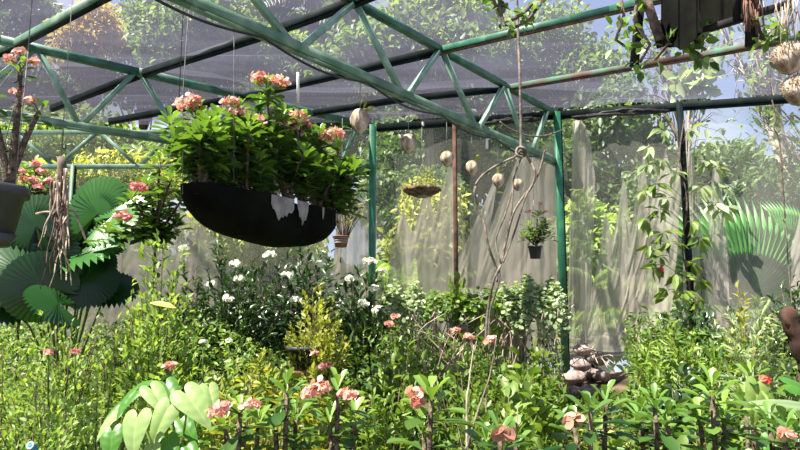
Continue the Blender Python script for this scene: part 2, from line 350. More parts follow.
def post(label, px, py, w, mats, ztop=ZT):
    p = wallpt(px, py); x, y = p.x, p.y - .06; b = float(ground(x, y)) - .05
    t = thing('steel_post', label, 'post', (x, y, b), None)
    cut = b + 1.0
    obj('post_shaft', G().beam((x, y, b), (x, y, ztop), w, w, (0, 1, 0)), mats[0], t)
    obj('side_strip', G().beam((x + w*.62, y + .01, b), (x + w*.62, y + .01, ztop), w*.3, w*.8, (0, 1, 0)), mats[1], t)
    obj('base_plate', G().beam((x, y, b), (x, y, b + .06), w*1.8, w*1.8, (0, 1, 0)), M['rust_post'], t)
    return t
post('bright green steel post carrying the cable-strung truss, rusty toward its foot', 558, 200, .06, (M['green_post'], M['dark_steel']))  # dark side strip puts the shade of the post's right half into colour
post('bright green steel post beside the white-flowered shrub', 372, 200, .06, (M['green_post'], M['green_pale']))
post('thin rust-brown post behind the coir dish', 454, 170, .035, (M['rust_post'], M['dark_steel']))
post('dark post wrapped by a pale-leaved climber', 679, 150, .045, (M['dark_steel'], M['dark_steel']))
post('slim green post under the lattice girder behind the fan palm', 75, 185, .04, (M['green_lit'], M['dark_steel']), Cb0.z)
def purlin(label, pts, w, mat):
    t = thing('roof_purlin', label, 'roof beam', pts[0]); g = G()
    for a, b in zip(pts, pts[1:]): g.beam(a, b, w, w)
    obj('square_tube', g, mat[0], t)
    g = G()
    for a, b in zip(pts, pts[1:]): g.beam(Vector(a)-Vector((0, 0, w*.68)), Vector(b)-Vector((0, 0, w*.68)), w*.55, w*.3)
    obj('lower_flange', g, mat[1], t); return t
up = ZT + .0
purlin('dark roof beam crossing the nearest truss joint at the picture top', [atz(52, 108, up), atz(140, 74, up), atz(265, 34, up), atz(355, 1, up), atz(420, -24, up)], .05, (M['dark_steel'], M['dark_steel']))
purlin('long roof beam dark in the middle, green-wrapped toward the hanging crate', [atz(110, 121, up), atz(240, 97, up), atz(440, 50, up)], .05, (M['dark_steel'], M['dark_steel']))
purlin('rusty green roof beam running up toward the hanging crate', [atz(440, 50, up), atz(610, 10, up), atz(760, -26, up), atz(1000, -84, up)], .045, (M['green'], M['rust_post']))
purlin('dark roof beam ending above the pale coconut husk', [atz(296, 115, up), atz(400, 99, up), atz(505, 88, up)], .045, (M['dark_steel'], M['dark_steel']))
purlin('rust-stained roof beam just under the hanging crate', [atz(505, 88, up), atz(700, 55, up), atz(800, 37, up), atz(880, 22, up), atz(1150, -32, up)], .042, (M['rusty'], M['rust_post']))
purlin('green roof beam sloping up through the blue sky corner', [atz(-60, 76, up), atz(12, 46, up), atz(100, -2, up), atz(150, -28, up)], .055, (M['green_lit'], M['dark_steel']))
purlin('dark eave beam along the top of the net wall', [Vector((x, wally(x), ZT-.01)) for x in (-.28, 1.6, 6.5)], .06, (M['dark_steel'], M['dark_steel']))
# cable slung under the near truss
pts = []
for i in range(61):
    s = i/60; p = Ab0.lerp(Ab1, s*.97 - .1); sag = .05*abs(math.sin(s*math.pi*5)); pts.append(p + Vector((.03, -.03, -.05 - sag)))
tag(obj('electric_cable', G().tube(pts, .007, 6), M['cable']), 'black cable slung in shallow loops under the green truss', 'cable')
# crumpled spare netting lying on the eave
for (x0, lab) in ((1.15, 'dark bundle of netting on the eave beam above the thin rusty post'), (2.2, 'dark bundle of netting on the eave beam toward the climber post')):
    r = np.random.RandomState(int(x0*10)); g = G()
    L_ = .9 if x0 > 2 else .7
    for k in range(7):
        q = [(x0 + L_*(s-.5)*(1-.05*k), wally(x0 + L_*(s-.5)) - .04 + r.uniform(-.02, .02), ZT - .07 + .008*k*math.sin(s*3.1)*.8 + r.uniform(-.008, .012)) for s in np.linspace(0, 1, 12)]
        g.tube(q, .016, 5)
    x0 and tag(obj('netting_roll', g, M['cable']), lab, 'netting')
# ------------------------------------------------------------------ plant builders
def unit(v): return v/(np.linalg.norm(v, axis=-1, keepdims=True)+1e-9)
def rosette(g, c, n, L, r, up=(0, 0, 1), spread=(.15, 1.2), tp=T_SPAT, wr=.42, drop=.06, t0=.2, t1=1.0):
    """leaves spiralling round a stem tip"""
    c = np.asarray(tuple(c), float); up = np.asarray(up, float)
    i = np.arange(n); az = i*2.39996 + r.uniform(0, 6); el = np.linspace(spread[1], spread[0], n) + r.normal(0, .12, n)
    el = math.pi/2 - (math.pi/2)*np.linspace(.25, 1.05, n) + r.normal(0, .15, n)
    D = np.stack([np.cos(el)*np.cos(az), np.cos(el)*np.sin(az), np.sin(el)], 1) + .0
    Np = np.stack([-np.sin(el)*np.cos(az), -np.sin(el)*np.sin(az), np.cos(el)], 1)
    P = c[None] - up[None]*(drop*L/.08*np.linspace(0, 1, n))[:, None] + D*.01
    LL = L*np.linspace(.55, 1.05, n)*r.uniform(.85, 1.15, n)
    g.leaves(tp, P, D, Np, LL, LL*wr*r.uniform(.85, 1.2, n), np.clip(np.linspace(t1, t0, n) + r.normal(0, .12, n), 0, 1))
def flower_head(g, c, R, n, r, tp=T_ROUND, size=.022, flat=.7):
    d = unit(r.normal(size=(n, 3))); d[:, 2] = np.abs(d[:, 2])*flat + .1*r.normal(size=n)
    P = np.asarray(tuple(c), float)[None] + d*R*r.uniform(.6, 1, (n, 1))
    a = r.uniform(0, 6.28, n); D = unit(np.stack([np.cos(a), np.sin(a), .3*r.normal(size=n)], 1) + .4*d)
    g.leaves(tp, P - D*size*.5, D, d + .3*r.normal(size=(n, 3)), size*r.uniform(.8, 1.25, n), size*r.uniform(.9, 1.25, n), r.uniform(0, 1, n))
def euphorbia(label, base, tips, seed, leafL=.085, nleaf=18, flowers=(), r0=.011, low=True, group=None, fm='F_peach', name='crown_of_thorns', lm='L_euph', fR=.04, fn=26, fs=.024, thorns=True, t0=.2, fork=0, lows=.45):
    """spiny stems from one base, a rosette of spoon leaves at each tip, salmon flower heads"""
    r = np.random.RandomState(seed); base = Vector(base); t = thing(name, label, 'flowering plant', base, group)
    gs = G(); gl = G(); base0 = base
    for k, tp_ in enumerate(tips):
        base = base0.lerp(Vector(tips[0]), fork) if k and fork else base0
        tp_ = Vector(tp_); d = tp_ - base; m = base + Vector((d.x*.25 + r.uniform(-.02, .02), d.y*.25, d.z*.5)); q = []
        for s in np.linspace(0, 1, 9): q.append(base*(1-s)**2 + m*2*s*(1-s) + tp_*s*s)
        gs.tube(q, np.linspace(r0, r0*.62, 9), 7)
        if thorns:
            ln = d.length; nT = int(min(90, ln*130)); ss = r.uniform(.05, .97, nT)
            P = np.array([tuple(base*(1-s)**2 + m*2*s*(1-s) + tp_*s*s) for s in ss]); az = r.uniform(0, 6.28, nT); D = np.stack([np.cos(az), np.sin(az), r.normal(0, .3, nT)], 1)
            gs.leaves(T_SMALL, P, D, r.normal(size=(nT, 3)), .026, .006, .9)
        rosette(gl, tp_ + Vector((0, 0, .015)), nleaf, leafL, r, t0=t0)
        if low:
            nl = int(nleaf*(.9 if lows > .4 else 1.9)); ss = r.uniform(lows if (k == 0 or not fork) else .1, .95, nl); P = np.array([tuple(base*(1-s)**2 + m*2*s*(1-s) + tp_*s*s) for s in ss]); az = r.uniform(0, 6.28, nl)
            D = np.stack([np.cos(az), np.sin(az), r.uniform(-.3, .5, nl)], 1); gl.leaves(T_SPAT, P, D, [(0, 0, 1)]*nl + .3*r.normal(size=(nl, 3)), leafL*r.uniform(.6, 1, nl), leafL*.42, r.uniform(0, .7, nl))
    obj('stem', gs, M['thorn'], t); obj('foliage', gl, M[lm], t)
    for f in flowers:
        f = Vector(f); near = min((Vector(x) for x in tips), key=lambda x: (x-f).length)
        fo = G(); flower_head(fo, f, fR, fn, r, size=fs); h = obj('flower_cluster', fo, M[fm], t)
        obj('flower_stalk', G().tube([near, near.lerp(f, .5) + Vector((0, 0, .01)), f], .0028, 5), M['L_mid'], h)
    return t
def shrub(label, px, pyt, Y, wpx, seed, leaf='L_mid', L=.05, wr=.5, tp=T_MED, nt=60, lpt=16, cat='shrub', name='leafy_shrub', droop=.0, group=None, fl=(), fmat='F_white', fR=.03, fs=.03, fn=10,
          hmin=.5, outw=.7, base=None, depth=None, stemm='twig', start=.3, tl=(0, 1), upb=.35):
    r = np.random.RandomState(seed); tipc = at(px, pyt, Y)
    bx, by = tipc.x, Y; bz = float(ground(bx, by)) if base is None else base
    H = max(.25, tipc.z - bz); R = wpx/2/FPX*Y*1.0
    t = thing(name, label, cat, (bx, by, bz), group)
    az = r.uniform(0, 6.28, nt); rr = np.sqrt(r.uniform(0, 1, nt)); dR = R if depth is None else depth
    z = H*(1 - .38*rr**2)*r.uniform(hmin, 1, nt); tip = np.stack([rr*R*np.cos(az), rr*dR*np.sin(az), z], 1)
    b0 = tip*np.array([.12, .12, 0]); mid = np.stack([tip[:, 0]*.45, tip[:, 1]*.45, tip[:, 2]*.65], 1)
    q = lambda s: b0*(1-s)**2 + 2*mid*s*(1-s) + tip*s*s
    S = r.uniform(start, 1.0, (nt, lpt)); S[:, 0] = 1; s = S[..., None]
    P = b0[:, None]*(1-s)**2 + 2*mid[:, None]*s*(1-s) + tip[:, None]*s*s
    tan = unit(2*(mid-b0)[:, None]*(1-s) + 2*(tip-mid)[:, None]*s)
    rnd = unit(r.normal(size=P.shape)); out = unit(np.stack([tip[:, 0], tip[:, 1], 0*tip[:, 0] + .01], 1))[:, None]
    D = unit(rnd*outw + tan*.5 + out*.3 + np.array([0, 0, upb - droop*1.5])); Nn = unit(np.array([0, 0, 1.0]) + .55*r.normal(size=P.shape))
    loc = np.array([bx, by, bz]); n = nt*lpt; LL = L*r.uniform(.55, 1.2, n)
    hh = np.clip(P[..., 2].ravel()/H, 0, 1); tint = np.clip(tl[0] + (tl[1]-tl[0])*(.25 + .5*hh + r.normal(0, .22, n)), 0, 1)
    g = G(); g.leaves(tp, P.reshape(-1, 3) + loc, D.reshape(-1, 3), Nn.reshape(-1, 3), LL, LL*wr*r.uniform(.8, 1.2, n), tint)
    obj('foliage', g, M[leaf], t)
    gs = G(); ss = np.linspace(0, 1, 6)
    for k in range(min(nt, 34)): gs.tube(np.array([q(x)[k] for x in ss]) + loc, np.linspace(.005, .0015, 6)*(.6 + H*.5), 4)
    obj('stem', gs, M[stemm], t)
    for (fx, fy) in fl:
        fo = G(); c = at(fx, fy, Y - R*.55 if R*.55 < .6 else Y-.6); flower_head(fo, c, fR, fn, r, size=fs); h = obj('flower', fo, M[fmat], t)
        obj('flower_stalk', G().tube([c + Vector((0, .03, -.22)), c + Vector((0, .01, -.1)), c], .003, 4), M['L_mid'], h)
    return t
def hang_wire(g, p, ztop, r=.0018): g.tube([p, Vector((p.x, p.y, (p.z+ztop)/2)), Vector((p.x, p.y, ztop))], r, 5)

# ------------------------------------------------------------------ hanging trough and its plants
E0, E1 = at(181, 184, 2.8), at(336, 217, 4.0); zr = (E0.z+E1.z)/2; E0.z = E1.z = zr
ax = (E1-E0); LT = ax.length; ax.normalize(); sd = Vector((ax.y, -ax.x, 0))      # sd points to the camera side
t = thing('hanging_trough', 'black boat-shaped planter trough hung on wires full of flowering plants', 'planter', E0.lerp(E1, .5) - Vector((0, 0, .3)))
def hull(scale, dz, n=30):
    V = []; K = 11
    for i in range(n):
        s = i/(n-1); e = abs(2*s-1); wdt = .19*(1-e**(3 if s < .5 else 2.2))**.8*scale + .004; dep = ((.17+.13*s)*(1-e**(4.5 if s < .5 else 1.9))**.85*scale + .004)
        lift = .012*math.sin(s*9) + .008*math.sin(s*23)
        for k in range(K):
            a = -1 + 2*k/(K-1); w_ = wdt*(math.copysign(abs(math.sin(a*math.pi/2))**.8, a)); d_ = dep*(1-abs(a)**3.2)
            c = E0.lerp(E1, s) + sd*w_ - Vector((0, 0, d_ + dz)) + Vector((0, 0, lift*abs(a)**6)); V.append(tuple(c))
    return V, [(i*K+k, i*K+k+1, (i+1)*K+k+1, (i+1)*K+k) for i in range(n-1) for k in range(K-1)]
g = G(); V, F = hull(1, 0); g.add(V, [F]); V, F = hull(.93, .0); g.add(V, [[f[::-1] for f in F]])
obj('trough_shell', g, M['black'], t, smooth=True)
g = G(); V, F = hull(.9, .04); 
pts = [E0.lerp(E1, s) + sd*(.165*(1-abs(2*s-1)**2.6)**.62*q) - Vector((0, 0, .045)) for s in np.linspace(.03, .97, 24) for q in (-1, -.33, .33, 1)]
g.add(pts, [[(i*4+k, i*4+k+1, (i+1)*4+k+1, (i+1)*4+k) for i in range(23) for k in range(3)]]); obj('soil_bed', g, M['soil'], t)
r = np.random.RandomState(3)
def on_hull(s, a, o=.006):
    e = abs(2*s-1); wdt = .19*(1-e**(3 if s < .5 else 2.2))**.8 + .004; dep = (.17+.13*s)*(1-e**(4.5 if s < .5 else 1.9))**.85 + .004
    return E0.lerp(E1, s) + sd*(wdt*math.sin(a*math.pi/2)**.8 + o) - Vector((0, 0, dep*(1-a**3.2)))
for (s0, s1, drips) in ((.32, .46, [.25, .5, .62, .8, .62, .45, .3]), (.48, .56, [.1, .45, .55, .75, .5, .25]), (.68, .70, [.15, .4, .2]), (.86, .90, [.35, .6, .7, .3])):
    g = G(); m = 14; V = []
    for i in range(m):
        u = i/(m-1); s = s0 + (s1-s0)*u; dd = np.interp(u, np.linspace(0, 1, len(drips)), drips)*.3*(1+.25*r.uniform(-1, 1))
        for k in range(4): V.append(tuple(on_hull(s, 1 - dd*k/3)))
    g.add(V, [[(i*4+k, i*4+k+1, (i+1)*4+k+1, (i+1)*4+k) for i in range(m-1) for k in range(3)]])
    obj('peeling_patch', g, M['peel'], t, 'torn grey patch of lining')
for (wx, s) in ((183, .06), (234, .36), (298, .72)):
    c = on_line(E0, E1, wx); q = on_line(Ab0, Ab1, wx)
    for sgn in (1,):
        g = G(); g.tube([c - Vector((0, 0, .05)), c.lerp(q, .5), q if wx > 200 else Vector((c.x, c.y, ZT))], .002, 5); ww = obj('hanging_wire', g, M['wire'], t)
    if wx == 298: obj('wire_sleeve', G().tube([c.lerp(q, .68), c.lerp(q, .86)], .008, 8), M['white'], ww, 'white plastic sleeve')
TP = [(196, 113, .10, 'leftmost of the crown of thorns plants in the black trough', [(186, 108), (192, 103)]), (216, 120, .22, 'pale-leaved crown of thorns in the trough, second from its left tip', []),
      (238, 112, .34, 'crown of thorns in the trough with a dull pink head beside the middle wire', [(231, 104), (238, 116)]), (252, 130, .43, 'crown of thorns low in the trough with a wide salmon flower head', [(246, 124), (254, 122)]),
      (267, 86, .50, 'tallest crown of thorns rising from the middle of the trough', [(261, 80), (280, 84)]), (283, 118, .60, 'crown of thorns just past the tallest one in the trough', [(279, 128)]),
      (300, 120, .70, 'crown of thorns in the trough with the largest salmon flower head', [(298, 118), (303, 126), (296, 130)]), (322, 138, .82, 'crown of thorns near the blunt far end of the trough, small salmon heads', [(321, 142), (327, 137)]),
      (338, 150, .92, 'rightmost of the crown of thorns plants, spilling past the trough tip', [(336, 134), (318, 165), (347, 178)])]
for k, (px, py, s, lab, fls) in enumerate(TP):
    c = E0.lerp(E1, s) - Vector((0, 0, .05)); Yd = c.y; r = np.random.RandomState(70+k)
    tips = [at(px, py, Yd)]
    for j in range(6 if k != 4 else 4):
        tips.append(at(px + r.uniform(-24, 24), min(py + r.uniform(8, 50), 182), Yd + r.uniform(-.16, .16)))
    if k == 0: tips += [at(176, 140, Yd), at(170, 122, Yd+.1)]
    if k == 8: tips += [at(352, 165, Yd), at(345, 190, Yd), at(350, 205, Yd+.1)]
    euphorbia(lab, c, tips, 100+k, .112, 16, [at(x, y, Yd - .03) for x, y in fls], .010, True, 'flowering plants in the hanging trough', fR=.06, fn=70, fs=.024, lows=.4)

# ------------------------------------------------------------------ coconut husks, dishes and small hanging pots
def husk(label, px, py, wpx, hpx, Y, ztop, seed, sprout=None, group='coconut husks hung on wires', tilt=0):
    c = at(px, py, Y); r = random.Random(seed); R = 1.15*wpx/2/FPX*Y; h = 1.12*hpx/2/FPX*Y
    t = thing('hanging_coconut_husk', label, 'coconut husk', c - Vector((0, 0, h)), group)
    prof = [(R*.05, -h), (R*.35, -h*.85), (R*.72, -h*.5), (R*.95, -h*.1), (R*1.0, h*.25), (R*.85, h*.62), (R*.5, h*.9), (R*.12, h)]
    g = G(); g.lathe(prof, c, 14, jit=.07, rs=r, caps=True); b = obj('husk_shell', g, M['husk'], t, smooth=True)
    g = G(); hang_wire(g, c + Vector((0, 0, h*.9)), ztop, .002); obj('hanging_wire', g, M['wire'], t)
    if sprout:
        q = np.random.RandomState(seed); g = G(); n = sprout[2]; base = np.array(tuple(c + Vector((0, 0, h*.8))))
        D = np.stack([sprout[0] + q.normal(0, .35, n), q.normal(0, .4, n), sprout[1] + q.normal(0, .4, n)], 1)
        g.leaves(T_LANCE, base + D*q.uniform(.0, .06, (n, 1)), D, q.normal(size=(n, 3)) + (0, 0, 1), .05, .014, q.uniform(.3, 1, n)); obj('sprout', g, M['L_yellow'], t)
    return t
zA = lambda px: on_line(Ab0, Ab1, px)
husk('large pale coconut husk hung in front of the green corner post top', 360, 122, 18, 25, zA(361).y, ZB, 1, (.9, .5, 8))
husk('white-topped coconut husk hanging above the coir dish', 408.5, 144, 15, 19, zA(410).y, ZB, 2)
husk('small coconut husk hanging just before the thin rusty post', 447, 159, 12, 15, zA(450).y, ZB, 3)
husk('coconut husk with a green sprout, just past the thin rusty post', 472, 168.5, 11, 15, zA(473).y, ZB, 4, (.9, .6, 9))
husk('dark rough coconut husk hanging inside the twisted vine', 498.5, 181, 11, 14, zA(498).y, ZB, 5, (-.1, 1, 5))
husk('last small coconut husk, nearest the green post with vines', 518, 185, 10, 12, zA(518).y, ZB, 6)
for (px, y0, y1, lab) in ((487, 138, 149, 'hanging wire with a short white sleeve above the twisted vine'), (423, 115, 126, 'hanging wire with a tiny white sleeve beside the white-topped husk')):
    p = zA(px); b = at(px, y1 + 8, p.y); t = thing('hanging_wire_tag', lab, 'wire', b)
    g = G(); hang_wire(g, b, ZB, .0025); obj('wire_strand', g, M['wire'], t)
    if px == 487: obj('wire_sleeve', G().tube([at(px, y1, p.y), at(px, y0, p.y)], .011, 8), M['white'], t)
    else: obj('wire_sleeve', G().tube([at(px, y1, p.y), at(px, y1-4, p.y)], .008, 8), M['white'], t)
# coir dish
c = at(422, 191, 4.75); t = thing('hanging_dish', 'round brown coir dish hung on a wire with pale yellow sprigs', 'hanging planter', c - Vector((0, 0, .06)))
rr = random.Random(8); g = G(); g.lathe([(.03, -.045), (.07, -.042), (.115, -.022), (.147, -.002), (.150, .022), (.12, .026), (.06, .010), (.01, 0)], c, 40, jit=.07, rs=rr, caps=True); obj('dish_shell', g, M['dish'], t)
g = G(); g.lathe([(.005, -.05), (.045, -.052), (.05, -.04)], c, 14, caps=True); obj('dish_drain', g, M['peel'], t)
g = G()
for a in (0, 2.1, 4.2): g.tube([c + Vector((.13*math.cos(a), .13*math.sin(a), .02)), c + Vector((0, 0, .22))], .002, 4)
g.tube([c + Vector((0, 0, .22)), Vector((c.x, c.y, ZB+.0))], .002, 4); obj('hanging_wire', g, M['wire'], t)
q = np.random.RandomState(4); n = 130; a = q.uniform(0, 6.28, n); rad = q.uniform(0, .13, n); P = np.stack([c.x + .05 + rad*np.cos(a), c.y + rad*np.sin(a), c.z + .03 + q.uniform(0, .17, n)*(1-rad/.16)], 1)
g = G(); g.leaves(T_SMALL, P, q.normal(size=(n, 3)) + (0, 0, .4), q.normal(size=(n, 3)) + (0, 0, 1), .032, .014, q.uniform(0, 1, n)); obj('sprig', g, M['L_yellow'], t)
# small pot by the green post
def hpot(name, label, c, R, h, mat, ztop, nrib=0):
    t = thing(name, label, 'plant pot', c - Vector((0, 0, h)))
    g = G(); g.lathe([(R*.05, -h), (R*.72, -h), (R*.95, -h*.12), (R*1.08, -h*.12), (R*1.08, 0), (R*.95, 0), (R*.9, -h*.12), (R*.05, -h*.15)], c, 20); obj('pot_body', g, mat, t)
    if nrib:
        for k in range(nrib):
            z = -h*(.25 + .6*k/nrib); rad = R*(.97 + .2*z/h*1.0); g = G(); g.lathe([(rad, z), (rad*1.06, z + h*.04), (rad, z + h*.1)], c, 20); obj('pot_band', g, M['pot_grey'], t, 'pale band round the pot')
    g = G()
    for a in (.3, 2.4, 4.5): g.tube([c + Vector((R*math.cos(a), R*math.sin(a), -.01)), c + Vector((0, 0, .42))], .0018, 4)
    g.tube([c + Vector((0, 0, .42)), Vector((c.x, c.y, ztop))], .0018, 4); obj('hanging_wire', g, M['wire'], t)
    return t
c = at(535, 246, 5.4); hpot('hanging_pot', 'small dark hanging pot before the green post with vines', c, .062, .115, M['pot'], ZB)
euphorbia('small crown of thorns with pink heads in the dark hanging pot', c - Vector((0, 0, .02)), [at(528, 226, 5.4), at(538, 216, 5.38), at(545, 224, 5.4), at(533, 234, 5.36), at(549, 236, 5.42), at(524, 236, 5.35), at(542, 228, 5.36)], 41, .07, 18,
          [at(540, 204, 5.38), at(546, 212, 5.4), at(528, 212, 5.4)], .006, fR=.025, fn=14, fs=.02, thorns=False)
c = at(341, 236, 4.5); hpot('hanging_pot', 'small brown banded pot hanging past the trough tip', c, .06, .085, M['terracotta'], ZB, 3)
shrub('wispy pale-green plant growing from the banded hanging pot', 345, 178, 4.5, 46, 55, 'L_yellow', .035, .3, T_SMALL, 26, 12, 'potted plant', 'wispy_plant', base=c.z - .03, depth=.12)
# left pot
c = at(-22, 186, 2.1); t = thing('hanging_pot', 'large dark grey plastic pot hanging at the picture edge beside the fan palm', 'plant pot', c - Vector((0, 0, .2)))
R, h = .155, .17
g = G(); g.lathe([(R*.05, -h), (R*.78, -h), (R*.93, -h*.2), (R*1.04, -h*.2), (R*1.04, 0), (R*.95, 0), (R*.9, -h*.1), (R*.05, -h*.12)], c, 32); obj('pot_body', g, M['pot'], t, smooth=False)
g = G(); g.lathe([(R*.05, -h*1.25), (R*.7, -h*1.25), (R*.84, -h*1.0), (R*.78, -h*1.0)], c, 32); obj('saucer', g, M['pot'], t)
g = G(); cc = c + Vector((R*.42, -R*.80, -h*.72)); sdv = Vector((.88, .47, 0)).normalized(); V = [tuple(cc)]; 
for k in range(15):
    a = math.pi*k/14; V.append(tuple(cc + sdv*.04*math.cos(a) + Vector((.28, -.6, 0)).normalized()*.012 + Vector((0, 0, .055*math.sin(a) - .02))))
g.add(V, [[(0, k, k+1) for k in range(1, 15)]]); obj('pale_arch', g, M['pot_grey'], t, 'pale grey arch')  # pale half-round arch set on the near side of the pot
g = G()
for a in (-.2, 1.9, 4.0): g.tube([c + Vector((R*math.cos(a), R*math.sin(a), -.01)), c + Vector((.14, 0, .5))], .002, 4)
g.tube([c + Vector((.14, 0, .5)), Vector((c.x + .14, c.y, ZT))], .0022, 4); obj('hanging_wire', g, M['wire'], t)
euphorbia('tall spiny crown of thorns with bare stems in the hanging grey pot', at(9, 184, 2.08) - Vector((0, 0, .02)), [at(20, 70, 2.1), at(39, 112, 2.12), at(-12, 96, 2.05)], 61, .055, 11,
          [at(20, 52, 2.1), at(33, 62, 2.1), at(31, 102, 2.1), at(17, 93, 2.1), at(10, 60, 2.1)], .014, False, fR=.022, fn=18, fs=.018)
euphorbia('pink crown of thorns bush standing behind the hanging grey pot', (at(34, 160, 4.8).x, 4.8, float(ground(-2.9, 4.8))), [at(x, y, 4.8 + d) for x, y, d in ((24, 170, 0), (36, 172, .1), (46, 180, 0), (30, 186, -.1), (52, 186, .1), (40, 190, 0), (20, 190, .1))], 62, .08, 18,
          [at(x, y, 4.7) for x, y in ((36, 165), (24, 180), (31, 181), (41, 172), (49, 182), (20, 172), (38, 188))], .012, True, fR=.042, fn=34, fs=.026, fm='F_pink', fork=.72, lows=.3)
# moss balls at the right
for k, (px, py, R, lab) in enumerate(((789, 58, .065, 'upper fuzzy husk ball hanging by the hanging crate'), (799, 90, .062, 'lower fuzzy husk ball hanging below another'))):
    c = at(px, py, 2.5); t = thing('hanging_husk_ball', lab, 'coconut husk', c - Vector((0, 0, R*1.1)), 'husk balls under the crate'); q = np.random.RandomState(20+k); rr = random.Random(k)
    g = G(); g.lathe([(R*.1, -R*1.15), (R*.6, -R*.9), (R*.95, -R*.35), (R*1.0, .1*R), (R*.9, R*.6), (R*.5, R*.95), (R*.05, R)], c, 18, jit=.05, rs=rr, caps=True); obj('husk_shell', g, M['husk'], t, smooth=True)
    n = 420; d = unit(q.normal(size=(n, 3))); d[:, 2] = np.abs(d[:, 2]); g = G(); g.leaves(T_SMALL, np.array(tuple(c)) + d*R*.9, d + .5*q.normal(size=(n, 3)), q.normal(size=(n, 3)), .022, .004, q.uniform(0, 1, n)); obj('fibre_tuft', g, M['root'], t)
    g = G(); hang_wire(g, c + Vector((0, 0, R*.9)), ZT, .002); obj('hanging_wire', g, M['wire'], t)
q = np.random.RandomState(31); g = G()
for k in range(16):
    p = at(788 + q.uniform(-14, 14), 2 + q.uniform(-14, 6), 2.45 + q.uniform(-.05, .05)); L_ = q.uniform(.1, .2); g.tube([p, p + Vector((q.uniform(-.02, .02), 0, -L_*.5)), p + Vector((q.uniform(-.03, .03), 0, -L_))], .0025, 4)
p = at(788, -12, 2.45); g.tube([p + Vector((-.07, 0, 0)), p + Vector((.07, 0, 0))], .012, 6); g.tube([p, Vector((p.x, p.y, ZT))], .003, 4)
tag(obj('hanging_root_fringe', g, M['root']), 'fringe of pale dry roots hanging above the husk balls', 'roots')

# ------------------------------------------------------------------ hanging crate (top right)
t = thing('hanging_crate', 'dark weathered wooden crate with sagging black lining hanging under the roof', 'crate', at(705, 40, 2.8))
Pq = lambda px, py, Y=2.8: at(px, py, Y)
obj('bottom_rail', G().beam(Pq(656, 45, 2.85), Pq(792, 3, 2.6), .035, .03), M['oldwood'], t)
obj('bottom_rail', G().beam(Pq(650, 26, 3.15), Pq(790, -12, 2.9), .03, .03), M['oldwood'], t)
obj('bottom_rail', G().beam(Pq(668, 40, 2.8), Pq(664, 26, 3.15), .03, .03), M['oldwood'], t)
obj('upright', G().beam(Pq(634, 66, 2.9), Pq(644, -30, 2.9), .036, .036), M['oldwood'], t)
obj('upright', G().beam(Pq(751, 46, 2.66), Pq(753, -50, 2.66), .04, .04), M['oldwood'], t)
obj('slat', G().beam(Pq(660, 40, 2.8), Pq(640, -20, 2.8), .045, .012, (0, 1, 0)), M['rootdark'], t)
obj('slat', G().beam(Pq(699, 33, 2.75), Pq(687, -30, 2.75), .035, .012, (0, 1, 0)), M['rootdark'], t)
obj('slat', G().beam(Pq(737, 20, 2.68), Pq(737, -40, 2.68), .035, .012, (0, 1, 0)), M['oldwood'], t)
def liner(x0, x1, y0, y1, yb, sag):
    def f(u, v):
        V = []
        for a, b in zip(u, v):
            px = x0 + (x1-x0)*a; base = y0 + (y1-y0)*a + sag*math.sin(math.pi*a)**.8
            p = at(px, base + (yb-base)*b, 2.86 - .22*a); V.append((p.x, p.y + .02*math.sin(a*14) + .12*(1-math.sin(math.pi*a))*0, p.z))
        return np.array(V)
    return f
sheet('sagging_lining', liner(661, 701, 40, 30, -40, 14), 20, 8, M['black'], t)
sheet('sagging_lining', liner(698, 752, 24, 10, -40, 6), 20, 8, M['black'], t)
q = np.random.RandomState(6); g = G()
for k in range(46):
    p = at(752 + q.uniform(-8, 8), -8 + q.uniform(-20, 20), 2.6 + q.uniform(-.03, .03)); g.tube([p, p + Vector((q.uniform(-.01, .01), 0, -.05)), p + Vector((q.uniform(-.02, .02), 0, -.12))], .0035, 4)
obj('root_tuft', g, M['rust_post'], t)
g = G()
for px in (642, 753): p = at(px, -30, 2.9 if px < 700 else 2.66); g.tube([p, Vector((p.x, p.y, ZT))], .004, 5)
obj('hanging_wire', g, M['wire'], t)
def creeper(name, label, spine, nl, L, seed, mat='L_euph', spread=.14, stemr=.008, tp=T_MED, wr=.6, stemm='rootdark', dz=-.2):
    q = np.random.RandomState(seed); t = thing(name, label, 'climbing plant', spine[-1][0]); gs = G(); gl = G()
    for line in spine:
        P = [Vector(p) for p in line]; gs.tube(P, stemr, 6)
        A = np.array([tuple(p) for p in P]); k = max(4, int(nl*1.0/len(spine))); s = q.uniform(0, len(A)-1.001, k); i = s.astype(int); fr = (s-i)[:, None]
        pt = A[i]*(1-fr) + A[i+1]*fr; D = unit(q.normal(size=(k, 3)) + (0, 0, dz)); off = D*q.uniform(.0, spread, (k, 1))
        gl.leaves(tp, pt + off, D, q.normal(size=(k, 3))*.7 + (0, 0, 1), L*q.uniform(.6, 1.2, k), L*wr*q.uniform(.8, 1.2, k), q.uniform(.1, 1, k))
    obj('vine_stem', gs, M[stemm], t); obj('foliage', gl, M[mat], t); return t
creeper('hanging_creeper', 'green leafy creeper twining round the near upright of the hanging crate', [[Pq(618, -20), Pq(624, 15), Pq(616, 40), Pq(628, 48)], [Pq(640, -20), Pq(634, 20), Pq(650, 45), Pq(640, 62)], [Pq(655, 60), Pq(668, 44), Pq(690, 48), Pq(704, 58)], [Pq(690, 30), Pq(698, 45), Pq(706, 50)]], 120, .06, 11, spread=.07)
creeper('hanging_creeper', 'small bright creeper on the crate post beside the husk balls', [[Pq(757, 20, 2.6), Pq(762, 38, 2.6), Pq(778, 46, 2.6), Pq(786, 40, 2.6)], [Pq(770, 42, 2.6), Pq(774, 32, 2.6), Pq(778, 26, 2.6)]], 34, .06, 12, spread=.05)
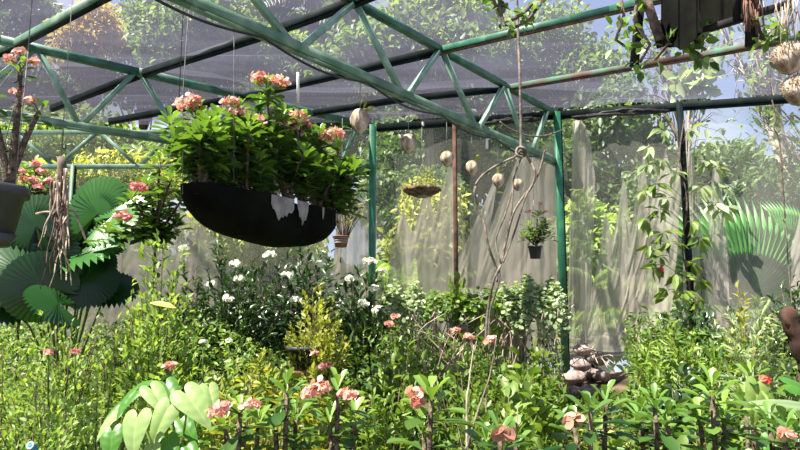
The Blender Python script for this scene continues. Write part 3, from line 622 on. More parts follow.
creeper('hanging_creeper', 'dark looping vine with leaves hanging under the roof net beside the hanging rope', [[Pq(498, -20, 3.2), Pq(500, 10, 3.2), Pq(504, 25, 3.2), Pq(514, 28, 3.2), Pq(528, 20, 3.2), Pq(540, 5, 3.2), Pq(548, -20, 3.2)], [Pq(490, -10, 3.2), Pq(496, 6, 3.2), Pq(508, 4, 3.2)], [Pq(512, 20, 3.2), Pq(524, 13, 3.2), Pq(532, 4, 3.2)]], 60, .06, 13, spread=.05, stemr=.010)

# ------------------------------------------------------------------ twisted hanging vine
YV = 3.65; q = lambda px, py, d=0: at(px, py, YV + d)
t = thing('hanging_vine', 'twisted grey woody vine hanging from the roof down into the bushes', 'vine', q(488, 352))
S_ = lambda pts, n=40: [Vector(tuple(np.array([np.interp(u, np.linspace(0, 1, len(pts)), [p[k] for p in pts]) for k in range(3)]))) for u in np.linspace(0, 1, n)]
def smooth(pts, n=50):
    P = np.array([tuple(p) for p in pts]); m = len(P); out = []
    for u in np.linspace(0, m-1.0001, n):
        i = int(u); f = u-i; p0, p1, p2, p3 = P[max(i-1, 0)], P[i], P[min(i+1, m-1)], P[min(i+2, m-1)]
        out.append(.5*((2*p1) + (p2-p0)*f + (2*p0-5*p1+4*p2-p3)*f*f + (3*p1-p0-3*p2+p3)*f**3))
    return out
for pts, rad in (([(516, -25), (518, 30), (520, 80), (521, 120), (521, 152)], .009), ([(521, 150), (516, 156), (508, 160), (496, 166), (482, 176), (475, 188), (477, 206), (484, 222), (488, 245), (496, 268), (497, 282)], .008),
                 ([(521, 150), (528, 158), (535, 172), (532, 186), (524, 196), (514, 212), (506, 240), (502, 262), (494, 280), (488, 310), (485, 350)], .008),
                 ([(522, 156), (514, 178), (512, 205), (508, 235), (500, 262), (499, 282), (490, 312), (489, 352)], .006), ([(545, 150), (538, 175), (526, 196), (516, 228), (508, 250), (503, 262)], .006), ([(500, 262), (496, 240), (505, 215), (512, 190)], .005)):
    obj('vine_strand', G().tube(smooth([q(x, y, .02*math.sin(i*2.2)) for i, (x, y) in enumerate(pts)]), rad, 7), M['vine'], t)
g = G(); kk = [q(521 + 5*math.cos(a), 152 + 5*math.sin(a), .02*math.sin(2*a)) for a in np.linspace(0, 6.28, 18)]; g.tube(kk, .008, 6); obj('vine_knot', g, M['vine'], t)
p1, p2 = at(518, 136, 4.6), at(556, 133, 5.6)
tag(obj('dry_vine', G().tube(smooth([at(500, 122, 4.6), at(512, 130, 4.7), at(530, 136, 4.9), at(548, 135, 5.2), at(562, 130, 5.5)]), .007, 5), M['vine']), 'thin dry vine stretched across the green truss end', 'vine')
# hooked wire at right
t = thing('hanging_hook_wire', 'long thin wire with a hook hanging down past the log', 'wire', at(790, 300, 4))
g = G(); g.tube(smooth([at(772, 100, 4), at(776, 118, 4), at(774, 128, 4), at(780, 145, 4), at(785, 218, 4)]), .005, 5); obj('wire_strand', g, M['rootdark'], t)
g = G(); g.tube(smooth([at(786, 214, 4), at(783, 220, 4), at(786, 226, 4), at(788, 260, 4), at(792, 305, 4)]), .004, 5); obj('wire_strand', g, M['vine'], t)
g = G(); g.tube([at(772, 100, 4), Vector((at(772, 100, 4).x, 4, ZT))], .002, 4); obj('wire_strand', g, M['wire'], t)
p = at(63, 122, 4.6); t = thing('hanging_hook_wire', 'short hooked wire dangling above the dry root stump', 'wire', at(63, 150, 4.6))
obj('wire_strand', G().tube(smooth([bB(63), at(63, 135, bB(63).y), at(62, 146, bB(63).y), at(65, 149, bB(63).y), at(66, 144, bB(63).y)]), .005, 5), M['cable'], t)
p = at(179, 60, 4.2); t = thing('hanging_wire_tag', 'thin dark wire dropping from the roof toward the trough tip', 'wire', at(179, 100, 3.9))
g = G(); hang_wire(g, at(179, 100, 3.0), ZT, .0022); obj('wire_strand', g, M['cable'], t)

# ------------------------------------------------------------------ dry root stump hanging at left
Y = 3.2; t = thing('hanging_root_stump', 'dry stump with long tangled pale roots hanging before the fan palm', 'roots', at(60, 285, Y))
rr = random.Random(3); g = G(); top = at(61, 157, Y); bt = at(58, 232, Y)
g.tube([top + (bt-top)*s + Vector((.01*math.sin(s*9), 0, 0)) for s in np.linspace(0, 1, 10)], [.020, .023, .024, .026, .027, .028, .028, .024, .016, .006], 9); obj('stump', g, M['bark'], t)
q = np.random.RandomState(9)
for k in range(16):
    x0 = 52 + q.uniform(0, 18); x1 = x0 + q.uniform(-22, 24); y0 = 165 + q.uniform(0, 30); y1 = 228 + q.uniform(0, 65); n = 7
    pts = [at(x0 + (x1-x0)*s**1.5 + 4*q.normal()*s*(1-s)*2, y0 + (y1-y0)*s, Y - .04 + .05*q.normal()*s) for s in np.linspace(0, 1, n)]
    obj('root', G().tube(smooth(pts, 18), np.linspace(.007, .003, 18), 5), M['root'] if k % 3 else M['rootdark'], t)
obj('root', G().tube(smooth([at(36, 214, Y), at(46, 212, Y), at(60, 213, Y), at(74, 211, Y), at(80, 225, Y), at(86, 240, Y)]), .006, 5), M['root'], t)
g = G(); hang_wire(g, top - Vector((0, 0, .01)), ZT, .002); obj('hanging_wire', g, M['wire'], t)
# ------------------------------------------------------------------ fan palm at left
def fan(g, c, axis, nrm, R, n=32, arc=math.radians(300), pleat=.085, cup=.12, tint=.5, inner=0):
    c = np.array(tuple(c)); a = unit(np.array(axis, float)); nv = np.array(nrm, float); nv = unit(nv - a*(nv@a)); s = np.cross(a, nv)
    V = [c]; m = 2*n+1; th = np.linspace(-arc/2, arc/2, m)
    for rk in (.35, .7, 1.0):
        for j in range(m):
            rad = R*rk*((1.0 if j % 2 == 0 else .955) if rk == 1 else 1)*(1 - .10*(abs(th[j])/(arc/2))**2)
            wv = pleat*R*rk*(1 if j % 2 else -1) - cup*R*rk*rk
            V.append(c + rad*(math.cos(th[j])*a + math.sin(th[j])*s) + nv*wv)
    F3 = [(0, 1+j, 2+j) for j in range(m-1)]; F4 = [(1+k*m+j, 1+(k+1)*m+j, 2+(k+1)*m+j, 2+k*m+j) for k in range(2) for j in range(m-1)]
    g.add(V, [F3, F4], np.full(len(V), tint))
t = thing('fan_palm', 'dark green fan palm with round pleated leaves standing beside the root stump', 'palm', at(58, 330, 4.3)); pb = at(62, 345, 4.3); pb.z = float(ground(pb.x, 4.3))
t.location = pb
for (px, py, rp_, ax_, nr, ti, dy) in ((98, 213, 40, (.2, 0, 1), (-.1, -1, .35), .75, 0), (112, 217, 38, (1, -.1, .45), (-.3, -.8, .75), .95, -.1), (36, 226, 34, (-.3, 0, 1), (0, -1, .4), .15, -.2),
        (14, 244, 40, (-.8, 0, .5), (0, -.9, .6), .1, .1), (48, 252, 30, (.1, 0, 1), (.2, -1, .2), .1, 0), (22, 272, 44, (-.7, -.2, .3), (.1, -.8, .7), .2, -.3), (42, 288, 38, (-.4, -.3, .5), (0, -.9, .5), .3, -.4),
        (80, 256, 42, (1, -.2, .22), (-.1, -.35, .95), .7, -.1), (104, 236, 28, (.9, 0, .2), (.1, -.8, .7), .4, .1), (86, 278, 32, (.6, -.2, -.8), (.3, -.8, .5), .1, -.2), (108, 285, 30, (.9, -.1, -.4), (.1, -.5, .8), .05, 0), (58, 304, 32, (-.3, -.4, .2), (0, -.7, .8), .35, -.5), (12, 300, 34, (-.9, -.2, .1), (0, -.7, .8), .2, -.3), (88, 232, 30, (.3, 0, .8), (0, -1, .1), .2, .25), (4, 218, 34, (-.5, 0, .9), (0, -1, .3), .1, .3), (64, 238, 36, (0, 0, 1), (0, -1, .2), .05, .35), (30, 258, 40, (-.2, -.1, .9), (.1, -.9, .4), .12, .3), (64, 280, 36, (.2, -.2, .6), (0, -.9, .5), .05, .2), (90, 262, 26, (.5, 0, -.6), (.2, -.8, .5), .1, .1)):
    Yk = 4.3 + dy; c = at(px, py, Yk); g = G(); fan(g, c, ax_, nr, rp_/FPX*Yk, tint=ti); lf = obj('fan_leaf', g, M['L_palm'], t)
    obj('petiole', G().tube(smooth([pb + Vector((0, 0, .1)), pb.lerp(c, .5) + Vector((0, .05, .12)), c + Vector((0, .012, 0))], 10), .007, 5), M['L_mid'], lf)
g = G(); g.tube([pb - Vector((0, 0, .05)), pb + Vector((0, 0, .25))], [.06, .04], 9); obj('trunk', g, M['bark'], t)
euphorbia('tall crown of thorns with two large pink heads between fan palm and trough', (at(150, 330, 3.5).x, 3.5, float(ground(-1.4, 3.5))),
          [at(x, y, 3.5 + d) for x, y, d in ((160, 162, 0), (147, 184, .1), (172, 178, -.1), (182, 200, 0), (132, 200, 0), (122, 224, -.1), (160, 206, .1), (150, 226, 0), (176, 222, .1), (108, 232, 0))], 63, .10, 18,
          [at(139, 189, 3.4), at(123, 218, 3.35)], .010, True, fR=.05, fn=60, fs=.024, fm='F_pink', fork=.74, lows=.3)
tag(obj('fallen_leaf', G().leaves(tpl([(0, .1), (.3, .45), (.7, .45), (1, 0)], .05, .1), [tuple(at(150, 303, 2.85))], [(1, -.1, -.1)], [(0, -.5, .9)], .13, .045, .5), M['L_dry']), 'large yellowed leaf caught on the bushes under the trough', 'leaf')

# ------------------------------------------------------------------ shrubs of the garden, back to front
WF = [(222, 263), (320, 267), (228, 300), (270, 255), (239, 280)]
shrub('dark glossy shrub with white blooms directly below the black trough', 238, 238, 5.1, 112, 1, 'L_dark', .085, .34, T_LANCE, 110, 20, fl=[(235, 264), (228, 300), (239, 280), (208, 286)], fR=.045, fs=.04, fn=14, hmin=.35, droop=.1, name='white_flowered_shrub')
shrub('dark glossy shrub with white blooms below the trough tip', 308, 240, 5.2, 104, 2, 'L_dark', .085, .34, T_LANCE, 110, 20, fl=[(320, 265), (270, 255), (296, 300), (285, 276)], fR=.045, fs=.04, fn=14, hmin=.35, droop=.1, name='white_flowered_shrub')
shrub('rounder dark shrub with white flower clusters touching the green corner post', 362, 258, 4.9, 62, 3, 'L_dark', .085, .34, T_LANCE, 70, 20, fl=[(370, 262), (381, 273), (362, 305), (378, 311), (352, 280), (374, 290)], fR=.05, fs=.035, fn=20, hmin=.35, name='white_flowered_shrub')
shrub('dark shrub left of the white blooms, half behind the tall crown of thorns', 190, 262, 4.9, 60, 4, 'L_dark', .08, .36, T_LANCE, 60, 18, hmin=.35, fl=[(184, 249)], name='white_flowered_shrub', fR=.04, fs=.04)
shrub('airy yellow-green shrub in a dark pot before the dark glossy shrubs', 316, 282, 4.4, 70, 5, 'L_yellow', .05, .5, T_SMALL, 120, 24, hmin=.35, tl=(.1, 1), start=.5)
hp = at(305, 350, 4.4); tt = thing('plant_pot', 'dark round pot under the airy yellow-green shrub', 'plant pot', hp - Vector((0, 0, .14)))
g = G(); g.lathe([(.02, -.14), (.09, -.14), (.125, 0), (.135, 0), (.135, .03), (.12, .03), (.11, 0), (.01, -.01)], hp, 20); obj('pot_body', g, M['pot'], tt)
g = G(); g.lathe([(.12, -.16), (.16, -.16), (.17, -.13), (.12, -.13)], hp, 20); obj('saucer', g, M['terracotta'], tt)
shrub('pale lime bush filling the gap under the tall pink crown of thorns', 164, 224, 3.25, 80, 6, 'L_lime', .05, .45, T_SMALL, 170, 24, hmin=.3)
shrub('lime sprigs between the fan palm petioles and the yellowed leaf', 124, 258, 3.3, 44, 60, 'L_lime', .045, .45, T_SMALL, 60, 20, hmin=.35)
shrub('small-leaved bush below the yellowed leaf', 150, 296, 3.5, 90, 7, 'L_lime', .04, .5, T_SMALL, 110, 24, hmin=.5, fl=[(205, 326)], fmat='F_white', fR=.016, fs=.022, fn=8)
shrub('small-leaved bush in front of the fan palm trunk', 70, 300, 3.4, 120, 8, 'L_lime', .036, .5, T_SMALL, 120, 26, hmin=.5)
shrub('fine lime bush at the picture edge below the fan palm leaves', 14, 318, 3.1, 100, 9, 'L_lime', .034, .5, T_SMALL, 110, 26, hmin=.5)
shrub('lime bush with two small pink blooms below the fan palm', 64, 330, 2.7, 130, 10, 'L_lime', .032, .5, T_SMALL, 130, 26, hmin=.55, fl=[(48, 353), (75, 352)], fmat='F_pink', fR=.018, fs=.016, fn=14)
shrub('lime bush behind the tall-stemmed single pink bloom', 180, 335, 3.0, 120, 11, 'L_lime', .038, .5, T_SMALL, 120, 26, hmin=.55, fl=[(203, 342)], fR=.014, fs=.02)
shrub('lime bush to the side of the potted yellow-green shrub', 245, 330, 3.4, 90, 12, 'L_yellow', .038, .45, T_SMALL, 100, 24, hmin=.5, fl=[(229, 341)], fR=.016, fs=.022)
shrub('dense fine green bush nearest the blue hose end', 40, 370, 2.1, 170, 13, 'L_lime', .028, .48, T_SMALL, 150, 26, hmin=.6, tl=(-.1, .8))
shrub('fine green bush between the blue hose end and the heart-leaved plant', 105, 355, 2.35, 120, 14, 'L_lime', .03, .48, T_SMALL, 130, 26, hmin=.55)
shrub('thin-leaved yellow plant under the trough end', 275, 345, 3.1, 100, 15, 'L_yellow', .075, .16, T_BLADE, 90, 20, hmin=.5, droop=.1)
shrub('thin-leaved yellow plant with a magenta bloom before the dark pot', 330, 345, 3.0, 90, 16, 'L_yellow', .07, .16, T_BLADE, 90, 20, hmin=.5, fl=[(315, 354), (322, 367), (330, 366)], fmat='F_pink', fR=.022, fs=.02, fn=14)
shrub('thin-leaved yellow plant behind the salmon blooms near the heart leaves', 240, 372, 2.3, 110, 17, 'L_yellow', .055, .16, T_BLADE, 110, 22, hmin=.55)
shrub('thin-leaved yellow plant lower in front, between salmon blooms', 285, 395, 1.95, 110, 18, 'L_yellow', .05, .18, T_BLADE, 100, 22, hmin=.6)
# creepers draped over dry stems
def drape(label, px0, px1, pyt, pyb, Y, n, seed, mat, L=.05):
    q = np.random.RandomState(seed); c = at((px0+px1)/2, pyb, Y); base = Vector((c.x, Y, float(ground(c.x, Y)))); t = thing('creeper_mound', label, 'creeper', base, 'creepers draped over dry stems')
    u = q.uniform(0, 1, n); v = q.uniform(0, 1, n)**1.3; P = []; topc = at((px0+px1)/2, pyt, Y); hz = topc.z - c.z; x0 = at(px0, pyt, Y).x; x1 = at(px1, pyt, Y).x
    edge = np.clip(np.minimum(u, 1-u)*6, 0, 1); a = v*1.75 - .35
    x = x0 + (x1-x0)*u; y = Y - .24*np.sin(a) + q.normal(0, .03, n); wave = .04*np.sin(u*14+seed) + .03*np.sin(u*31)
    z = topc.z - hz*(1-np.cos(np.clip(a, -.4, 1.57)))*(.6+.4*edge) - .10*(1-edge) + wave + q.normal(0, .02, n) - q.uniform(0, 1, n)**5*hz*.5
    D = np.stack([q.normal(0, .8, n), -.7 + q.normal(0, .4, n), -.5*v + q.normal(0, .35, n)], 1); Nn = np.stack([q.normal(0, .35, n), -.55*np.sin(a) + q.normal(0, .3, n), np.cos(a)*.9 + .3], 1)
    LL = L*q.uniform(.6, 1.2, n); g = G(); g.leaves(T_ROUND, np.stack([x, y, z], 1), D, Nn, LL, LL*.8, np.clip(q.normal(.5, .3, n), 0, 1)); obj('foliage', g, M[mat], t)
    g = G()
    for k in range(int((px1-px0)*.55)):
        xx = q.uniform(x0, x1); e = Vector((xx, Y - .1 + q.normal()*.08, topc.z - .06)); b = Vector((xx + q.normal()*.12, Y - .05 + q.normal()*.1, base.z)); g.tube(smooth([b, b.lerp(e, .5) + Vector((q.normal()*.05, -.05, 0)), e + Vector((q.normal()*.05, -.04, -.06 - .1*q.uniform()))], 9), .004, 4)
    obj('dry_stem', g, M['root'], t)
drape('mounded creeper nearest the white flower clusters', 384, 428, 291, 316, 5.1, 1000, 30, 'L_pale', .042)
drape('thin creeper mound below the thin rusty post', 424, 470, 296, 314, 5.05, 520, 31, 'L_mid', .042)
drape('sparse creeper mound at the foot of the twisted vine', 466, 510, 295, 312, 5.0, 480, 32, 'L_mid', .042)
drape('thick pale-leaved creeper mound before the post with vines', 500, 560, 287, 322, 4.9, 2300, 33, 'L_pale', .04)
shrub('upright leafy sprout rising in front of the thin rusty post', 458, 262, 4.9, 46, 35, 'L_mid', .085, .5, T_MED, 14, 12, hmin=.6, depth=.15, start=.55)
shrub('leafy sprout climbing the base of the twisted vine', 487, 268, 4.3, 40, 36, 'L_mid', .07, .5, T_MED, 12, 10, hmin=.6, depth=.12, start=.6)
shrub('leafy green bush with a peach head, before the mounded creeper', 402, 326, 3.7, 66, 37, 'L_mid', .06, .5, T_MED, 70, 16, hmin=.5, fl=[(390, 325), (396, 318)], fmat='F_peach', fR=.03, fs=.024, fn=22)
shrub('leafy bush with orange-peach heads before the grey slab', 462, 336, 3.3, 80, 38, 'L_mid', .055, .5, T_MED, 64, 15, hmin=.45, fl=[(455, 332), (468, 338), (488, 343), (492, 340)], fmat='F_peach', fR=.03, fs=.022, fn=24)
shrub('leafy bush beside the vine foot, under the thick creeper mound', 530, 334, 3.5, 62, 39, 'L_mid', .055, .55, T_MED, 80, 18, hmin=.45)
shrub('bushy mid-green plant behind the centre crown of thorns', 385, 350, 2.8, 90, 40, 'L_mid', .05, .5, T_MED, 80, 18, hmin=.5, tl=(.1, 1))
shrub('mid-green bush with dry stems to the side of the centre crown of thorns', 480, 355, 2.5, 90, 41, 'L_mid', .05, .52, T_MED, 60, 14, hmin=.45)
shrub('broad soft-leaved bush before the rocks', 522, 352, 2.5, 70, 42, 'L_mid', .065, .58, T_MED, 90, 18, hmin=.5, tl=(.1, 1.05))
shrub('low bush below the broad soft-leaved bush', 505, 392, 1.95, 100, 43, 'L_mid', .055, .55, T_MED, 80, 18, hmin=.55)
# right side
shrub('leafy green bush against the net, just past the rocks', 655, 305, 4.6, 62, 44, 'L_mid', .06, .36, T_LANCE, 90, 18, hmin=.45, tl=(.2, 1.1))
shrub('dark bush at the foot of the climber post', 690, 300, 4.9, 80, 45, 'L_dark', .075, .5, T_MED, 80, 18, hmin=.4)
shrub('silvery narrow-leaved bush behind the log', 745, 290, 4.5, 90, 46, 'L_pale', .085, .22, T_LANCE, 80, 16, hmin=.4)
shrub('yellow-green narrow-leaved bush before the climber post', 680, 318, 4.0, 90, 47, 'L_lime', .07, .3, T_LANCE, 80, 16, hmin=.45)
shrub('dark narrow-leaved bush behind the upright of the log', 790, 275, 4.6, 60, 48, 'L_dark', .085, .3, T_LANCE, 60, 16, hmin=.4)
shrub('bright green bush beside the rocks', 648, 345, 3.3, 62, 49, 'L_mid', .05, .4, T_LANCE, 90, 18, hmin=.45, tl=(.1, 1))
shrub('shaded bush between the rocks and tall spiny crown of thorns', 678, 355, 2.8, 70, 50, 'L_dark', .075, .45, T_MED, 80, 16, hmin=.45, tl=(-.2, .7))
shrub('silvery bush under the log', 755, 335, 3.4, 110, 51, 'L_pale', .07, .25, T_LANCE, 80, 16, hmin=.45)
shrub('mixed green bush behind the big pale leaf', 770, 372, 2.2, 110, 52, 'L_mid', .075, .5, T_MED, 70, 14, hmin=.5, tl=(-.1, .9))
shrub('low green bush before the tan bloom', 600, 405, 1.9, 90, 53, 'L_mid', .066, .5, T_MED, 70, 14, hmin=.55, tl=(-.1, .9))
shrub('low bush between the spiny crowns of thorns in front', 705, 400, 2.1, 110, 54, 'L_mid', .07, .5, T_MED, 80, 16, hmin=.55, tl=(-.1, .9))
shrub('slender bright sapling with yellow tips before the fan palm behind the net', 738, 276, 4.0, 30, 56, 'L_yellow', .06, .5, T_MED, 8, 10, hmin=.7, depth=.1, start=.75, name='sapling', cat='sapling')
# climber on the dark post
pc = wallpt(679, 200); Yc = pc.y - .1
t = thing('post_climber', 'climber with drooping pale leaves wound round the dark post', 'climbing plant', (pc.x, Yc, float(ground(pc.x, Yc))))
q = np.random.RandomState(77); gl = G(); gs = G(); gd = G()
gs.tube(smooth([at(684 + 3*math.sin(y*.07) + (y-200)*.03, y, Yc) for y in range(330, 118, -14)]), .008, 6)
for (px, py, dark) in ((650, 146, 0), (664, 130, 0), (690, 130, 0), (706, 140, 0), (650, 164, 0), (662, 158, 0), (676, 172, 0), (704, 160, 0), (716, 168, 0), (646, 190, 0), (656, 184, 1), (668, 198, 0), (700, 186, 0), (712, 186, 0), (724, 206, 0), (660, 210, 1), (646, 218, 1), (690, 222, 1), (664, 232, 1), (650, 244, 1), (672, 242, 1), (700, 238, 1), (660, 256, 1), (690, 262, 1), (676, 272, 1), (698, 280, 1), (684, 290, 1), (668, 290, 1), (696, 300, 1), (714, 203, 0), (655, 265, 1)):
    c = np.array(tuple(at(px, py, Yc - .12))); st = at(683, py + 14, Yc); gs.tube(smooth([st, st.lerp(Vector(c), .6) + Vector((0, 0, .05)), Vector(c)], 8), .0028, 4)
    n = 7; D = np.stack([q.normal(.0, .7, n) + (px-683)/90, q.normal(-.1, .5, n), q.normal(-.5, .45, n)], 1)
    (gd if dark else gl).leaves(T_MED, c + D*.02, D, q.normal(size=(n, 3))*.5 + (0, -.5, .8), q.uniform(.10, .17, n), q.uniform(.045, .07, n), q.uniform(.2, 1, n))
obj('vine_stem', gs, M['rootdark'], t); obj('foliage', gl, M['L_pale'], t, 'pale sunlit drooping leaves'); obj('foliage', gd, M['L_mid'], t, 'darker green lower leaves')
g = G(); g.lathe([(.005, -.03), (.022, -.018), (.024, .005), (.004, .025)], at(661, 269, Yc-.15), 10); obj('fruit', g, M['F_red'], t, 'small red fruit')

# ------------------------------------------------------------------ log, rocks, slab
a, b = at(785, 308, 2.9), at(812, 372, 2.9); g = G(); ln = b - a; q = random.Random(4)
t = thing('log', 'reddish brown dead log leaning in from the picture edge', 'log', b)
g.tube([a + ln*s + Vector((.006*math.sin(s*17), 0, 0)) for s in np.linspace(0, 1, 14)], [.020, .040, .041, .036, .041, .043, .042, .044, .046, .045, .047, .048, .05, .05], 12); obj('log_trunk', g, M['log'], t)
g = G(); g.tube([b, Vector((b.x + .12, b.y, float(ground(b.x, b.y))))], [.06, .07], 12); obj('log_foot', g, M['log'], t)
g = G(); g.tube([a + ln*.4, a + ln*.42 + Vector((-.05, -.02, .05)), a + ln*.40 + Vector((-.07, -.03, .09))], [.016, .012, .008], 8); obj('branch_stub', g, M['log'], t)
RK = [(574, 378, 14, 'flat pinkish rock at the near foot of the rock pile'), (590, 372, 13, 'pale rounded rock on the shaded side of the pile'), (580, 364, 12, 'small pinkish rock in the middle of the pile'), (596, 358, 14, 'pale wedge rock near the pile top'), (588, 392, 13, 'pale rock lowest in front of the pile'), (574, 392, 12, 'dark-edged rock low beside the lowest pale rock'), (584, 350, 12, 'topmost light rock touching the net'), (602, 376, 10, 'small grey rock at the shrub side of the pile')]
for k, (px, py, s, lab) in enumerate(RK):
    rx_, ry_, rz_ = ray(px, py); Yr = 3.0
    while Yr < 5.6 and CAMZ + rz_*Yr/ry_ - float(ground(rx_*Yr/ry_, Yr)) > .07: Yr += .02
    c = at(px, py, Yr); R = s/FPX*c.y*.8; q = np.random.RandomState(k); m, n = 7, 10; V = []
    for i in range(m):
        for j in range(n):
            u, v = math.pi*i/(m-1), 2*math.pi*j/n; k2 = 1 + .22*q.uniform(-1, 1); V.append((c.x + 1.1*R*k2*math.sin(u)*math.cos(v), c.y + R*k2*math.sin(u)*math.sin(v), c.z + .62*R*k2*math.cos(u)))
    g = G(); g.add(V, [[(i*n+j, i*n+(j+1) % n, (i+1)*n+(j+1) % n, (i+1)*n+j) for i in range(m-1) for j in range(n)]])
    tag(obj('rock', g, M['rock']), lab, 'rock', 'rocks heaped by the net wall')
# dry flower-stem tangle over the rocks
t = thing('dry_twig_tangle', 'tangle of dry pale stems draped over the rocks', 'twigs', at(590, 360, 5.1)); q = np.random.RandomState(8); g = G()
for k in range(12):
    a = at(578 + q.uniform(-8, 24), 350 + q.uniform(-6, 10), 5.2); b = at(584 + q.uniform(-16, 34), 362 + q.uniform(-2, 12), 4.9); m = a.lerp(b, .5) + Vector((q.normal()*.03, -.03, .06)); g.tube(smooth([a, m, b], 8), .0035, 4)
obj('dry_stem', g, M['root'], t)
c = at(488, 322, 4.9); V = []; g = G()
prof = [(-.30, -.5), (-.31, .02), (-.22, .10), (-.05, .13), (.1, .15), (.22, .08), (.3, .0), (.31, -.5)]
for dy in (0, .09):
    for (x, z) in prof: V.append((c.x + x, c.y + dy - .05*(z < 0)*0, c.z + z))
n = len(prof); g.add(V, [[(i, i+1, n+i+1, n+i) for i in range(n-1)], [tuple(range(n))], [tuple(range(2*n-1, n-1, -1))]])
tag(obj('stone_slab', g, M['block']), 'grey upright stone slab showing between bushes under the creeper mounds', 'stone slab')
# dry stems standing in the middle
t = thing('dry_stem_clump', 'clump of bare brown arching stems before the grey slab', 'twigs', (at(445, 345, 3.9).x, 3.9, float(ground(.3, 3.9)))); q = np.random.RandomState(14)
for k in range(14):
    a = at(440 + q.uniform(-22, 30), 372, 3.9); b = at(436 + q.uniform(-34, 60), 306 + q.uniform(0, 30), 3.9 + q.uniform(-.2, .2)); obj('dry_stem', G().tube(smooth([a, a.lerp(b, .5) + Vector((q.normal()*.06, 0, .05)), b], 10), np.linspace(.007, .0015, 10), 5), M['root'], t)
t = thing('dry_stem_clump', 'two pale bare stems standing beside the centre crown of thorns', 'twigs', (at(470, 450, 1.9).x, 1.9, 0)); 
obj('dry_stem', G().tube(smooth([Vector((at(468, 450, 1.9).x, 1.9, .0)), at(467, 430, 1.9), at(469, 385, 1.9), at(474, 345, 1.9)], 20), np.linspace(.006, .0015, 20), 6), M['root'], t)
obj('dry_stem', G().tube(smooth([at(466, 450, 1.9), at(472, 430, 1.9), at(480, 405, 1.9), at(490, 375, 1.9), at(496, 340, 1.92)], 20), np.linspace(.005, .0015, 20), 6), M['vine'], t)

# ------------------------------------------------------------------ foreground plants
def heart(g, c, axis, nrm, L, W, tint):
    """heart-shaped leaf with basal lobes, raised midrib and a drooping tip"""
    c = np.array(tuple(c)); a = unit(np.array(axis, float)); nv = np.array(nrm, float); nv = unit(nv - a*(nv@a)); s = np.cross(a, nv)
    V = []; us = np.concatenate([np.linspace(-.25, -.02, 6), np.linspace(0, 1, 22)]); K = 7
    for u in us:
        hT = .25*math.sqrt(max(0, 1-(min(u, 0)/.25)**2))
        if u < 0: wi, wo_ = max(.01, .27-hT), .27+hT
        else: wi, wo_ = 0, .52*(1-u**1.5)**.9
        wo_ = max(wo_, wi + .005)
        for sg in (-1, 1):
            for k in range(K):
                v = wi + (wo_-wi)*k/(K-1)
                z = -.28*max(u, 0)**2 + .25*v - .55*v*v - .10*(u < 0)*(-u) + .004*math.cos(u*26 + v*9)
                V.append(c + a*u*L + s*sg*v*W + nv*z*L)
    m = 2*K; F = []
    for i in range(len(us)-1):
        for k in range(K-1):
            p = i*m+k; F.append((p, p+1, p+m+1, p+m)); p = i*m+K+k; F.append((p, p+m, p+m+1, p+1))
    tt = np.full(len(V), tint)
    for i, u in enumerate(us):
        for h_ in (0, K):
            tt[i*m+h_] += .3
            for k in range(1, K): tt[i*m+h_+k] += .06*max(0, math.cos(2*math.pi*(u*5.5 - .9*k/K))-.72)/.28
    g.add(V, [F], np.clip(tt, 0, 1.2))
YP = 1.75; t = thing('heart_leaf_plant', 'low plant with large pale heart-shaped leaves in front of the lime bushes', 'plant', (at(165, 450, YP).x, YP, float(ground(-.7, YP))))
pbase = Vector((at(165, 450, YP).x, YP + .05, .6))
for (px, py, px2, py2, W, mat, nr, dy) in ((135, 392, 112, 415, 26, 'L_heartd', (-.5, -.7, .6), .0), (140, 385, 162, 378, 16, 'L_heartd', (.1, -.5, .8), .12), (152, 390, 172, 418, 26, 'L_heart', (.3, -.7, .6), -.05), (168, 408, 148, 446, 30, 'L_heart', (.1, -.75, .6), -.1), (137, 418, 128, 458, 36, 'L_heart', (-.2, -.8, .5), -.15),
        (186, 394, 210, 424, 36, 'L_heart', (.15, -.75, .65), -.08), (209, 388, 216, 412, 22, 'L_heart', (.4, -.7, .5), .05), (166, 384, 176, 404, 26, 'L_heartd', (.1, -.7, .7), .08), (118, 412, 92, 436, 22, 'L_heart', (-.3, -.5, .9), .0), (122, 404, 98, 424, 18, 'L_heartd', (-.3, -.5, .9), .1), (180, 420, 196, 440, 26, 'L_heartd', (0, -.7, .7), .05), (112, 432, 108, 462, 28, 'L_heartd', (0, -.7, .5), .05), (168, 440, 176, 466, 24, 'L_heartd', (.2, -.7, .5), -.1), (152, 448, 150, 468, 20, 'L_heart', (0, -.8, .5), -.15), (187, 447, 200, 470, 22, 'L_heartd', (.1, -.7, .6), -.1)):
    Yk = YP + dy; a = at(px, py, Yk); b = at(px2, py2, Yk - .05); d = b - a; g = G(); heart(g, a, d, nr, d.length*1.02, W/FPX*Yk*.80, .3)
    lf = obj('heart_leaf', g, M[mat], t, smooth=True)
    obj('petiole', G().tube(smooth([pbase, pbase.lerp(a, .6) + Vector((0, .04, .03)), a], 10), .0035, 5), M['L_lime'], lf)
g = G(); gx = at(171, 366, 1.9); t2 = thing('single_bloom', 'single salmon bloom on a tall thin stem above the heart leaves', 'flower', (gx.x, 1.9, float(ground(gx.x, 1.9))))
flower_head(g, gx, .022, 26, np.random.RandomState(2), size=.02, flat=.35); obj('flower_head', g, M['F_peach'], t2); obj('flower_stalk', G().tube([(gx.x - .02, 1.9, float(ground(gx.x, 1.9))), (gx.x, 1.9, gx.z)], .004, 5), M['L_mid'], t2)
